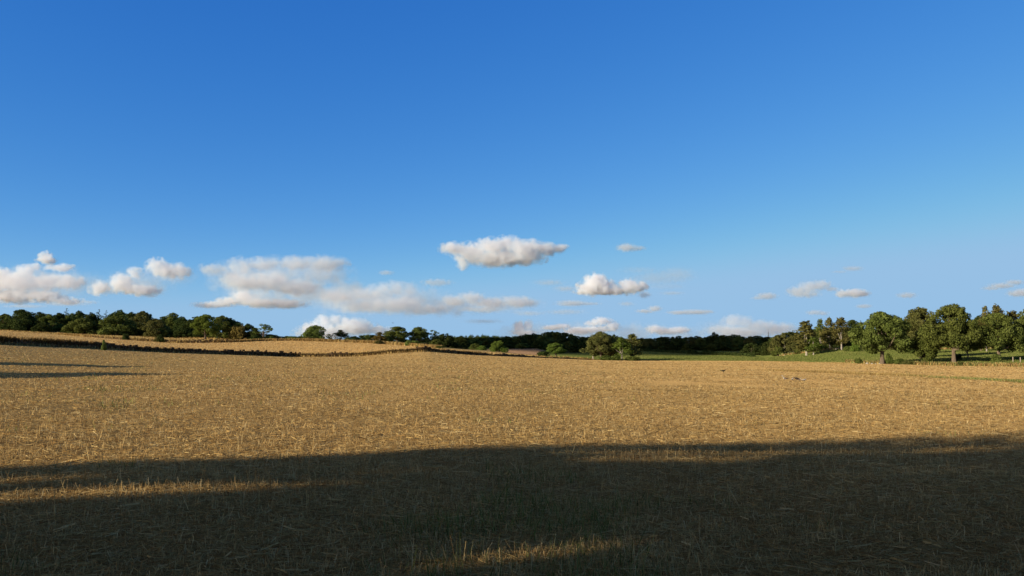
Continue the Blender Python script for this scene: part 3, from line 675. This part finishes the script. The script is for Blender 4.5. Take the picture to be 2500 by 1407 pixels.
def blades(X, Y, h, wd, lean=.25, taper=.5, Z=None, rs=rng):
    n = len(X); Z = ground(X, Y) if Z is None else Z
    th = rs.random(n) * 2 * math.pi; la = rs.random(n) * 2 * math.pi; lm = np.abs(rs.normal(size=n)) * lean * h
    a = np.stack([np.cos(th), np.sin(th), np.zeros(n)], 1) * (np.asarray(wd) * .5)[:, None]
    p = np.stack([X, Y, Z - .02], 1); q = p + np.stack([np.cos(la) * lm, np.sin(la) * lm, h], 1)
    return np.stack([p - a, p + a, q + a * taper, q - a * taper], 1).reshape(-1, 3)
def lying(X, Y, ln, wd, lift, rs=rng):
    n = len(X); th = rs.random(n) * 2 * math.pi; dx, dy = np.cos(th) * ln * .5, np.sin(th) * ln * .5
    z0 = ground(X - dx, Y - dy) + lift * rs.random(n); z1 = ground(X + dx, Y + dy) + lift * rs.random(n)
    p, q = np.stack([X - dx, Y - dy, z0], 1), np.stack([X + dx, Y + dy, z1], 1)
    a = np.stack([-np.sin(th), np.cos(th), rs.normal(size=n) * .8], 1) * (np.asarray(wd) * .5)[:, None]
    return np.stack([p - a, p + a, q + a, q - a], 1).reshape(-1, 3)
def quads(name, V, mat, kind='stuff'):
    o = link(name, mesh_np(name, V, [np.arange(len(V)).reshape(-1, 4)], mat)); return tag(o, kind=kind)
def spread_field(n, r0, r1, half=48.0, k=1.0):
    n, r0 = int(n * 1.36), r0 * .75
    """n points over the field, thinning out with distance"""
    az = np.radians(rng.uniform(-half, half, n)); u = rng.random(n)
    r = r0 * (r1 / r0) ** u if k == 1.0 else (r0 ** (1 - k) + u * (r1 ** (1 - k) - r0 ** (1 - k))) ** (1 / (1 - k))
    ok = r < np.interp(az, AZS, RK[0]) - .5
    return (r * np.sin(az))[ok], (r * np.cos(az))[ok], r[ok]
def vnoise(X, Y, s, seed=0):
    """smooth value noise, vectorised"""
    g = np.random.default_rng(900 + seed).random((64, 64)); x, y = X * s % 64, Y * s % 64
    i, j = x.astype(int), y.astype(int); fx, fy = x - i, y - j; fx, fy = fx * fx * (3 - 2 * fx), fy * fy * (3 - 2 * fy)
    i1, j1 = (i + 1) % 64, (j + 1) % 64; i %= 64; j %= 64
    return (g[i, j] * (1 - fx) + g[i1, j] * fx) * (1 - fy) + (g[i, j1] * (1 - fx) + g[i1, j1] * fx) * fy

# stubble standing in the field
X, Y, r = spread_field(230000, 4.5, 330)
m_ = np.where(r < 60, 3, 2); X, Y, r = np.repeat(X, m_), np.repeat(Y, m_), np.repeat(r, m_)      # stalks grow in bunches
X = X + rng.normal(size=len(X)) * (.022 + .0008 * r); Y = Y + rng.normal(size=len(Y)) * (.022 + .0008 * r); r = np.hypot(X, Y)
SW = Y * .927 - X * .375, X * .927 + Y * .375       # across and along the drill rows
keep = rng.random(len(X)) < .15 + .85 * np.clip(vnoise(X, Y, .9, 1) * .9 + vnoise(X, Y, 4, 2) * .5 + vnoise(SW[0] + 400, SW[1] * .04 + 90, .45, 8) * 1.3 - .85, 0, 1)
trk = np.minimum(abs((SW[0] + .6 * np.sin(SW[1] * .03)) % 13 - 3), abs((SW[0] + .6 * np.sin(SW[1] * .03)) % 13 - 4.9)) < .3      # wheel tracks
keep &= ~trk | (rng.random(len(X)) < .25); X, Y, r = X[keep], Y[keep], r[keep]
h = rng.gamma(4, .0155, len(X)); wd = (.0032 + .00032 * r) * rng.uniform(.6, 1.4, len(X))
quads("stubble", blades(X, Y, np.clip(h, .02, .24), wd, .45, .8), M['stubble'])
# loose straw lying over it
X, Y, r = spread_field(320000, 4.5, 260)
quads("straw_litter", lying(X, Y, rng.gamma(3, .032, len(X)) + .04 + .0004 * r, (.003 + .0002 * r) * rng.uniform(.6, 1.4, len(X)), .06), M['litter'])
# green weeds in patches
X, Y, r = spread_field(190000, 4.5, 200)
pt = vnoise(X, Y, .35, 3) * .6 + vnoise(X, Y, 1.3, 4) * .5 + np.clip((9 - r) / 12, -.12, .25) + np.clip(-X / np.maximum(Y, 1) * .15, -.12, .1)
keep = rng.random(len(X)) < np.clip((pt - .66) * 4, 0, 1); X, Y, r = X[keep], Y[keep], r[keep]
quads("weeds", blades(X, Y, rng.gamma(4, .028, len(X)), (.005 + .0006 * r) * rng.uniform(.6, 1.4, len(X)), .5, .15), M['weeds'])
# tall dead stems here and there
X, Y, r = spread_field(1700, 4.8, 60)
keep = vnoise(X, Y, .5, 6) > .45; X, Y, r = X[keep], Y[keep], r[keep]
quads("dead_stems", blades(X, Y, rng.uniform(.12, .30, len(X)), .004 + .0005 * r, .3, .5), M['litter'])

# short stubble on the field beyond the wall and on the strip under the woodland
def zone_blades(k, x0, x1, n, mat, name, h=(.05, .18)):
    az = np.arctan((rng.uniform(x0, x1, n) - 1250) / F); ra, rb = np.interp(az, AZS, RK[k - 1]) + 3, np.interp(az, AZS, RK[k]) - 1
    r = ra + (rb - ra) * rng.random(n) ** 1.2; X, Y = r * np.sin(az), r * np.cos(az)
    quads(name, blades(X, Y, rng.uniform(*h, n), .0007 * r * rng.uniform(.6, 1.4, n), .4, .8), M[mat])
zone_blades(1, -160, 1330, 70000, 'stubble', "far_stubble")
M['meadow'] = blade_mat('meadow_grass', [(.0, (.07, .095, .02)), (.5, (.12, .145, .034)), (.85, (.19, .20, .055)), (1, (.28, .25, .09))])
zone_blades(1, 1345, 2640, 30000, 'meadow', 'meadow_grass', (.05, .22))
zone_blades(2, -160, 735, 14000, 'dry_grass', "strip_grass", (.1, .4))
def hit(x, y):                     # the point of the ground seen at photo pixel (x, y)
    v = ray(x, y); d = 4.0
    while d < 900:
        p = EYE + v * (d / v.y)
        if p.z < gz(p.x, p.y): return p
        d *= 1.004
    return p
# greener, taller growth in an old furrow on the right of the field, with paler swathes before it
fur = np.array([hit(x, y)[:] for x, y in ((1890,905),(1960,908),(2060,912),(2160,916),(2260,921),(2360,926),(2460,932),(2560,938))])
t = rng.random(20000) * (len(fur) - 1); i = np.minimum(t.astype(int), len(fur) - 2); f = (t - i)[:, None]
Pf = fur[i] * (1 - f) + fur[i + 1] * f; Xf = Pf[:, 0] + rng.normal(size=len(t)) * .5; Yf = Pf[:, 1] + rng.normal(size=len(t)) * .9
keep = rng.random(len(t)) < .35 + .65 * (vnoise(Xf, Yf, .3, 9) > .45); Xf, Yf, t = Xf[keep], Yf[keep], t[keep]
gr = rng.random(len(Xf)) < np.clip((t - 3.2) * .5, .05, .8)
for nm, mt, k_ in (("furrow_straw", 'dry_grass', ~gr), ("furrow_grass", 'weeds', gr)):
    quads(nm, blades(Xf[k_], Yf[k_], rng.uniform(.08, .22, k_.sum()), .032 * rng.uniform(.5, 1.3, k_.sum()), .3, .4), M[mt])

# ------------------------------------------------------------------ dry stone walls, verges
M['stone'] = plain_mat("field_stone", [(.3, (.05, .03, .016)), (.5, (.105, .068, .036)), (.72, (.20, .145, .09))], 1.2, .8, .05)
M['pale_stone'] = plain_mat("pale_stone", [(.3, (.22, .20, .17)), (.5, (.40, .37, .32)), (.7, (.55, .52, .46))], 4, .6, .03)
BOX = np.array([(-1,-1,-1),(1,-1,-1),(1,1,-1),(-1,1,-1),(-1,-1,1),(1,-1,1),(1,1,1),(-1,1,1)], float)
BQ = np.array([(0,3,2,1),(4,5,6,7),(0,1,5,4),(1,2,6,5),(2,3,7,6),(3,0,4,7)])
def stones(P, size, ang, rs=rng):
    n = len(P); v = BOX[None] * rs.uniform(.62, 1.05, size=(n, 8, 3)) * np.asarray(size)[:, None, :]
    c, s = np.cos(ang)[:, None], np.sin(ang)[:, None]; tl = rs.normal(size=(n, 1)) * .18
    x, y, z = v[..., 0], v[..., 1], v[..., 2] + v[..., 0] * tl
    V = np.stack([x * c - y * s, x * s + y * c, z], -1) + P[:, None, :]
    return V.reshape(-1, 3), (BQ[None] + (np.arange(n) * 8)[:, None, None]).reshape(-1, 4)
def edge_path(k, x0, x1, off, n=900):
    az = np.linspace(math.atan((x0 - 1250) / F), math.atan((x1 - 1250) / F), n)
    r = np.interp(az, AZS, RK[k]) + off; return r * np.sin(az), r * np.cos(az), az
def stone_wall(k, x0, x1, off, heights, label, base_w=.55, st=.5):
    X, Y, az = edge_path(k, x0, x1, off); s = np.concatenate([[0], np.cumsum(np.hypot(np.diff(X), np.diff(Y)))])
    xs = 1250 + F * np.tan(az); V, S, A = [], [], []
    for c in range(4):
        ss = np.arange(0, s[-1], st) + rng.uniform(-.15, .15, len(np.arange(0, s[-1], st)))
        px = np.interp(ss, s, X); py = np.interp(ss, s, Y); ang = np.arctan2(np.interp(ss + .5, s, Y) - py, np.interp(ss + .5, s, X) - px + 1e-6)
        Hh = np.interp(np.interp(ss, s, xs), [a[0] for a in heights], [a[1] for a in heights]) * (.5 + .85 * vnoise(ss, ss * 0, .16, 12))
        keep = rng.random(len(ss)) < (1, .97, .88, .38)[c]
        dep = rng.normal(size=len(ss)) * .10 * (1 - c * .15)
        P = np.stack([px - np.sin(ang) * dep, py + np.cos(ang) * dep, ground(px, py) + Hh * (c + .4) / 4], 1)
        sz = np.stack([st * .62 * rng.uniform(.7, 1.2, len(ss)), base_w * (1 - c * .17) * rng.uniform(.7, 1.1, len(ss)), Hh / 4 * .64 * rng.uniform(.8, 1.25, len(ss))], 1)
        V.append(P[keep]); S.append(sz[keep]); A.append(ang[keep])
    V, q = stones(np.concatenate(V), np.concatenate(S), np.concatenate(A))
    return tag(link("stone_wall", mesh_np("stone_wall", V, [q], M['stone'])), label, "stone wall", "dry stone walls between the fields")
stone_wall(0, -160, 1452, .8, [(-160, 1.25), (0, 1.2), (200, 1.05), (400, 1.2), (700, 1.1), (900, 1.0), (1040, 1.25), (1200, .8), (1300, .6), (1440, .45)],
           "long dark dry stone wall along the near stubble field's far edge")
stone_wall(1, 230, 735, .6, [(230, .5), (330, 1.0), (420, 1.2), (560, 1.15), (650, .8), (735, .5)], "overgrown stone wall along the far bank below the left woodland", .6, .6)
def verge(k, x0, x1, o0, o1, n, h, wd, name, mat, noise_s=.12, thr=.35, lean=.3):
    az = np.arctan((rng.uniform(x0, x1, n) - 1250) / F); r = np.interp(az, AZS, RK[k]) + rng.uniform(o0, o1, n)
    X, Y = r * np.sin(az), r * np.cos(az); kp = vnoise(X, Y, noise_s, 20) > thr * rng.random(n) * 2
    X, Y, r = X[kp], Y[kp], r[kp]
    quads(name, blades(X, Y, rng.uniform(*h, len(X)), wd * r * rng.uniform(.6, 1.4, len(X)), lean, .25), M[mat])
verge(0, -150, 1450, -.3, .5, 10000, (.15, .6), .0009, "dry_grass", 'dry_grass', .15, .5)
verge(0, -150, 1450, 1.3, 2.6, 9000, (.3, 1.15), .0009, "dry_grass", 'dry_grass', .15, .5)
verge(0, -150, 240, .4, 1.6, 7000, (.9, 1.6), .0010, "bracken", 'bracken', .2, .4, .4)
verge(0, 150, 1200, .1, 1.4, 15000, (.4, 1.15), .0009, "bracken", 'bracken', .08, .5, .4)
verge(1, 140, 735, -.4, 2.5, 11000, (.4, 1.3), .0008, "dry_grass", 'dry_grass', .1, .5)
verge(1, 300, 735, -.4, 1.5, 5000, (.4, 1.2), .0008, "bracken", 'bracken', .07, .7)
verge(1, 735, 1080, -.5, 2.0, 9000, (.4, 1.4), .0008, "dry_grass", 'dry_grass', .1, .5)
verge(1, 735, 1080, .5, 3.0, 4000, (.4, 1.3), .0008, "bracken", 'bracken', .07, .6)
verge(2, -150, 640, -4, 1.0, 7000, (.3, .9), .0008, "dry_grass", 'dry_grass', .1, .6)
verge(0, 1430, 2080, .3, 1.8, 5000, (.04, .18), .0008, "dry_grass", 'dry_grass', .1, .5)
verge(0, 2060, 2640, .5, 9, 14000, (.15, .6), .0009, "dry_grass", 'dry_grass', .1, .5)
verge(0, 2060, 2640, .5, 8, 9000, (.2, .8), .0009, "verge_weeds", 'weeds', .12, .9)
verge(0, 2060, 2640, 1, 8, 3000, (.3, .8), .0009, "bracken", 'bracken', .12, .9)
verge(1, 1900, 2640, -3, 3, 8000, (.3, .9), .0008, "dry_grass", 'dry_grass', .1, .7)
verge(1, 1900, 2640, -2, 5, 5000, (.4, 1.3), .0010, "verge_weeds", 'weeds', .1, .7)

# hedge dividing the two green fields, low and dark
hl = []
X, Y, az = edge_path(1, 1556, 1838, .8, 90)
for x, y in zip(X, Y):
    rr = random.uniform(.7, 1.5); hl.append(((x, y, gz(x, y) + rr * .55), (rr * 1.4, rr, rr * .8)))
V, q = leaves(hl, 5, .3); tag(link("hedge", mesh_np("hedge", V, [q], L['dark'])), "low dark hedge running down between the two green fields", "hedge")

# boulders
def boulder(x, y, d, rpx, label, group, mat='pale_stone', cat="boulder"):
    bm = bmesh.new(); bmesh.ops.create_icosphere(bm, subdivisions=2, radius=1); s = rpx * d / F
    for v in bm.verts: v.co *= 1 + .28 * noise.noise(v.co * 1.3 + Vector((x, y, 0)))
    me = bpy.data.meshes.new("boulder"); bm.to_mesh(me); bm.free(); me.materials.append(M[mat])
    p = at(x, y, d); o = link("boulder", me); o.location = (p.x, p.y, gz(p.x, p.y) + s * .25); o.scale = (s * 1.2, s, s * .75); o.rotation_euler.z = random.random() * 6
    return tag(o, label, cat, group)
g1 = "white boulders left of the lone oak's trunk"
for i, (x, rp) in enumerate(((2117, 3.0), (2129, 2.2), (2138, 1.8), (2148, 2.5), (2158, 1.8), (2176, 2.0), (2184, 1.8))):
    boulder(x, 885, 190 - i * .3, rp, "largest white boulder, left end of the row at the lone oak" if i == 0 else "white boulder lying in the row at the lone oak's foot", None if i == 0 else g1)
for x, rp in ((2358, 3), (2366, 2.2), (2374, 3.2), (2383, 3.6), (2391, 3), (2400, 3.2), (2409, 2.6), (2386, 2.2), (2396, 2.0)):
    boulder(x, 892, 166 + random.random() * 2, rp, "grey boulder in the heap at the field edge between the right oaks", "grey boulders between the right oaks")
for x, rp in ((1421, 2.0), (1426, 2.6), (1432, 2.4), (1438, 2.0)):
    boulder(x, 879, 332, rp, "boulder in the heap left of the field corner trees", "boulders left of the field corner trees", 'stone' if rp > 2.2 else 'pale_stone')
boulder(1341, 872, 345, 2.0, "white boulder at the foot of the pale green round tree", None)
for x, rp in ((1916, 1.6), (1931, 1.4), (1942, 1.8), (1948, 1.3)):
    boulder(x, 872, 318, rp, "pale boulder at the top rim of the slope under the birches", "pale boulders under the birches")
for x, rp in ((2040, 2.2), (2046, 1.8), (2052, 1.6)):
    boulder(x, 855, 288, rp, "pale boulder beside the clear white birch stem", "pale boulders beside the white birch stem")
# fence posts at the right
M['post'] = plain_mat("weathered_wood", [(.3, (.25, .20, .14)), (.7, (.5, .43, .33))], 8, .4, .01)
def post(x, d, h, label):
    p = at(x, 880, d); V, q = tube([(0, 0, -.3), (.01, 0, h * .5), (.03, .01, h), (.03, .01, h + .03)], [.09, .085, .08, .01], 8)
    o = link("fence_post", mesh_np("fence_post", V, [q], M['post'], True)); o.location = (p.x, p.y, gz(p.x, p.y)); return tag(o, label, "fence post", "fence posts at the right edge")
post(2473, 172, 1.1, "pale wooden fence post right of the right-hand oak"); post(2491, 170, 1.0, "pale wooden fence post nearest the right edge")
# lattice mast far beyond the wood
M['steel'] = plain_mat("galvanised_steel", [(.3, (.10, .11, .12)), (.7, (.18, .19, .2))], 2)
p = at(1877, 860, 1500); mz = gz(p.x, p.y); mh = at(1877, 811, 1500).z - mz; parts = []
for a in range(3):
    c, s = math.cos(a * 2.094), math.sin(a * 2.094); parts.append(tube([(c * 1.1, s * 1.1, -1), (c * .5, s * .5, mh)], [.22, .16], 5))
for k in range(12):
    z0, z1 = mh * k / 12, mh * (k + 1) / 12; r0, r1 = 1.1 - .6 * k / 12, 1.1 - .6 * (k + 1) / 12
    for a in range(3):
        a0, a1 = a * 2.094, (a + 1) * 2.094
        parts.append(tube([(math.cos(a0) * r0, math.sin(a0) * r0, z0), (math.cos(a1) * r1, math.sin(a1) * r1, z1)], [.12, .12], 4))
for zz in (.72, .86): parts.append(tube([(-2.6, 0, mh * zz), (2.6, 0, mh * zz)], [.2, .2], 5))
parts.append(tube([(0, 0, mh), (0, 0, mh + 4)], [.12, .08], 5))
V, q = join(parts); o = link("radio_mast", mesh_np("radio_mast", V, [q], M['steel'])); o.location = (p.x, p.y, mz)
tag(o, "thin lattice mast sticking up beyond the far dark wood", "mast")

# ------------------------------------------------------------------ birds
def feather(name, dark, light): return plain_mat(name, [(.42, dark), (.55, light)], 14, .2, .004)
M['pale_bird'] = feather("pale_plumage", (.28, .24, .19), (.60, .55, .47)); M['brown_bird'] = feather("brown_plumage", (.07, .05, .035), (.16, .11, .07)); M['black_bird'] = feather("black_plumage", (.012, .012, .014), (.03, .03, .033))
M['beak'] = plain_mat("horn", [(.3, (.10, .08, .05)), (.7, (.16, .12, .07))], 20)
def bird_body(bm, prof, k=12):
    """lofted body along x: (x, z, half width, half height)"""
    rings = [[bm.verts.new((x, w * math.cos(t), z + h * math.sin(t))) for t in np.linspace(0, 2 * math.pi, k, endpoint=False)] for x, z, w, h in prof]
    for a, b2 in zip(rings, rings[1:]):
        for i in range(k): bm.faces.new((a[i], a[(i + 1) % k], b2[(i + 1) % k], b2[i]))
    bm.faces.new(rings[0][::-1]); bm.faces.new(rings[-1])
def to_obj(bm, name, mat, parent):
    bmesh.ops.recalc_face_normals(bm, faces=bm.faces); me = bpy.data.meshes.new(name); bm.to_mesh(me); bm.free()
    for f in me.polygons: f.use_smooth = True
    me.materials.append(mat); return link(name, me, parent)
def standing_bird(x, y, s, rz, body, wing, label, up=1.0, name="bird", group="birds standing in the stubble"):
    p = hit(x, y); root = bpy.data.objects.new(name, None); col.objects.link(root); root.location = (p.x, p.y, gz(p.x, p.y)); root.rotation_euler.z = rz; root.scale = (s, s, s)
    bm = bmesh.new()   # one unit long body: tail, rump, breast, neck, head
    bird_body(bm, [(-.52, .34, .012, .006), (-.40, .345, .055, .025), (-.26, .36, .10, .075), (-.05, .37, .135, .125), (.14, .40, .13, .135), (.26, .46 + .02 * up, .09, .105), (.31, .54 * up + .02, .062, .07), (.335, .62 * up, .058, .058), (.36, .67 * up, .064, .06), (.42, .68 * up, .05, .048), (.47, .67 * up, .018, .018)])
    to_obj(bm, 'body', M[body], root)
    bm = bmesh.new(); bird_body(bm, [(.465, .668 * up, .017, .016), (.52, .658 * up, .012, .011), (.57, .645 * up, .003, .003)], 8); to_obj(bm, 'beak', M['beak'], root)
    for sgn in (-1, 1):
        bm = bmesh.new(); bird_body(bm, [(.20, .43, .02, .03), (.10, .42, .03, .085), (-.08, .41, .03, .10), (-.28, .39, .022, .07), (-.46, .37, .012, .03), (-.56, .355, .004, .008)], 8)
        for v in bm.verts: v.co.y += sgn * (.115 if v.co.x > -.3 else .07)
        to_obj(bm, 'wing', M[wing], root)
        V, q = tube([(.02, sgn * .05, .28), (.04, sgn * .055, .13), (.03, sgn * .055, .0)], [.022, .014, .012], 6); to = link('leg', mesh_np('leg', V, [q], M['beak'], True), root)
        V, q = tube([(-.03, sgn * .055, .006), (.03, sgn * .055, .012), (.10, sgn * .06, .006)], [.006, .012, .005], 6); link('foot', mesh_np('foot', V, [q], M['beak'], True), to)
    return tag(root, label, "bird", group)
standing_bird(1917, 931, .48, math.pi * .95, 'pale_bird', 'brown_bird', "pale upright bird with dark wings, leftmost of the group on the stubble", 1.12)
standing_bird(1935, 931, .36, math.pi * .3, 'pale_bird', 'pale_bird', "small pale bird, second from the left in the stubble group", .85)
standing_bird(1944, 930, .42, 2.6, 'brown_bird', 'black_bird', "dark brown bird in the middle of the stubble group", .8)
standing_bird(1951, 932, .36, -.3, 'pale_bird', 'brown_bird', "white-breasted bird right beside the dark brown one", 1.0)
standing_bird(1963, 933, .36, .2, 'pale_bird', 'pale_bird', "pale bird, rightmost of the stubble group", .8)
standing_bird(1766, 911, .55, .15, 'black_bird', 'black_bird', "black bird standing alone on the stubble", .85, group="birds standing in the stubble")
def flying_bird(x, y, d, s, rz, label):
    root = bpy.data.objects.new("bird", None); col.objects.link(root); root.location = at(x, y, d); root.rotation_euler = (.25, -.1, rz); root.scale = (s, s, s)
    bm = bmesh.new(); bird_body(bm, [(-.5, 0, .10, .008), (-.3, 0, .05, .03), (-.05, 0, .085, .075), (.18, .01, .08, .075), (.32, .03, .05, .05), (.42, .035, .045, .042), (.5, .03, .012, .012)]); to_obj(bm, 'body', M['black_bird'], root)
    for sgn in (-1, 1):
        bm = bmesh.new(); cols = [(0, 0, .20, -.12), (.35, .16, .24, -.10), (.65, .17, .16, -.12), (1.0, .05, -.02, -.16)]
        up = [[bm.verts.new((xx, sgn * y2 + sgn * .05, z + dz)) for xx, dz in ((f, .0), ((f + b2) / 2, .02), (b2, 0), ((f + b2) / 2, -.012))] for y2, z, f, b2 in cols]
        for a, b2 in zip(up, up[1:]):
            for i in range(4): bm.faces.new((a[i], a[(i + 1) % 4], b2[(i + 1) % 4], b2[i]))
        bm.faces.new(up[0]); bm.faces.new(up[-1][::-1]); to_obj(bm, 'wing', M['black_bird'], root)
    return tag(root, label, "bird")
flying_bird(959, 789, 190, .42, .4, "black bird flying above the skyline trees")
flying_bird(882, 603, 260, .34, 1.9, "tiny far bird high in the blue left of the lone cloud")

# ------------------------------------------------------------------ trees standing left of the picture: their shadows fall across the field
def big_shade_tree():
    u0, vc = -32.0, 4.0; p = UD * u0 + VD * vc
    n = 260000; rs = np.random.default_rng(11)
    v, h, u = rs.uniform(-13, 15, n), rs.uniform(2.5, 17, n), rs.normal(size=n) * 1.6
    zb = gz(p.x, p.y)
    def sv(x, y):              # where the sun ray that reaches photo pixel (x, y) passes the tree: (across, height)
        q = hit(x, y); return VD.x * q.x + VD.y * q.y, q.z - zb + (UD.x * q.x + UD.y * q.y - u0) * math.tan(SUN_EL)
    EB = np.array([sv(x, y + 5) for x, y in ((0, 1142), (400, 1130), (800, 1112), (1200, 1098), (1500, 1090), (1900, 1086), (2500, 1081))])
    hb, vbk = EB[:, 1], EB[:, 0]
    vb = np.interp(h, np.concatenate([[2.5, hb[0] - 2], hb, [hb[-1] + 1.5, 16, 17.5]]), np.concatenate([[8, vbk[0]], vbk, [vbk[-1] - 1.6, 4, 0]]))
    wob = (vnoise(h, u * .3, 1.1, 31) - .5) * .45 + (vnoise(h, v * .2, 5.0, 32) - .5) * .5
    hv = h; h = h + u * math.tan(SUN_EL)          # as the sun sees it
    ok = (v < vb + wob) & (v > -12 + (h - 8) ** 2 * .1) & (h < 16.5 - (v - 1) ** 2 * .03)
    def slot(a, b2, th, e0=1, e1=1):
        (va, ha), (vb2, hb) = a, b2; L2 = (vb2 - va) ** 2 + (hb - ha) ** 2
        t = ((v - va) * (vb2 - va) + (h - ha) * (hb - ha)) / L2; tc = np.clip(t, 0, 1)
        dist = np.hypot(v - va - tc * (vb2 - va), h - ha - tc * (hb - ha)); return dist > .06 + (th * (e0 + (e1 - e0) * tc)) * (1 + (vnoise(v, h, 3, 33) - .5) * .8)
    sprig = rs.random(n) < .03 + .14 * (vnoise(v, h, 2.2, 35) > .58)          # a few sprigs hang in the gaps
    for a, b2, *th in SLOTS: ok &= slot(sv(*a), sv(*b2), *th) | sprig
    v, h, u = v[ok], hv[ok], u[ok]; m = len(v); P = np.stack([u, v - vc, h], 1)
    a = rs.normal(size=(m, 3)); a /= np.linalg.norm(a, axis=1)[:, None]; c = np.cross(a, rs.normal(size=(m, 3))); c /= np.linalg.norm(c, axis=1)[:, None]
    s = .12 * rs.uniform(.6, 1.3, size=(m, 1)); V = np.stack([P + a * s, P + c * s * .8, P - a * s, P - c * s * .8], 1).reshape(-1, 3)
    root = bpy.data.objects.new("oak_tree", None); col.objects.link(root); root.location = (p.x, p.y, gz(p.x, p.y)); root.rotation_euler.z = SUN_BACK
    link('crown', mesh_np('crown', V, [np.arange(len(V)).reshape(-1, 4)], L['oak']), root)
    lb = [((0, y, z), (1, 1, 1)) for y, z in ((-8, 9), (-4, 12), (-1, 14), (-7, 12), (-9, 7), (-6, 6), (-5, 7), (-3, 10), (-3, 8))]
    V, q = join(limbset(rs, 14, 3.5, lb, .5, 9)); link('trunk', mesh_np('trunk', V, [q], M['bark'], True), root)
    tag(root, "great oak left of the picture whose shadow darkens the foreground", "tree", "trees standing left of the picture")
SLOTS = [((-60, 1222), (820, 1192), .17, 1.5, .3), ((-60, 1185), (300, 1167), .12, 1.3, .5), ((1250, 1374), (1460, 1345), .06, 1.2, .8), ((1420, 1107), (2520, 1096), .045), ((1010, 1155), (1080, 1150), .05),
         ((1450, 1122), (1850, 1124), .05), ((2290, 1150), (2380, 1148), .01)]
big_shade_tree()
def placed(kind, leaf, x, y, w_, h_, label):
    P = PROTO[kind]; root = bpy.data.objects.new("broadleaf_tree", None); col.objects.link(root); root.location = (x, y, gz(x, y))
    if leaf not in P['me']: P['me'][leaf] = mesh_np(f'{kind}_crown', P['V'], [P['q']], L[leaf])
    link('trunk', P['tr']['bark'], root); link('crown', P['me'][leaf], root); root.scale = (w_ / P['w'], w_ / P['w'], h_ / P['h'])
    tag(root, label, "tree", "trees standing left of the picture")
def shadow_tip(x, y, h_, w_, kind, label):
    p = hit(x, y); D = h_ / math.tan(SUN_EL); placed(kind, 'oak', p.x - UD.x * D, p.y - UD.y * D, w_, h_, label)
shadow_tip(315, 914, 12, 14.0, 'oak1', "tree left of the picture casting the nearer shadow streak")
shadow_tip(290, 896, 10, 8.0, 'oak2', "tree left of the picture casting the farther shadow streak")
# unseen wood edge behind the camera, added to block skylight from the foreground
for i, (x, y, w_, h_) in enumerate(((-13, -10.5, 10, 14), (-4, -8.5, 10, 13), (5, -8, 10, 15), (14, -9, 11, 13), (-22, -15.5, 11, 15), (0, -17, 12, 16), (24, -12, 12, 14))):
    placed(('oak0', 'round1', 'oak2', 'oak3', 'round0', 'round2', 'oak1')[i], 'oak', x, y, w_, h_, "unseen tree of the wood edge, added behind the photographer to deepen the foreground shade")
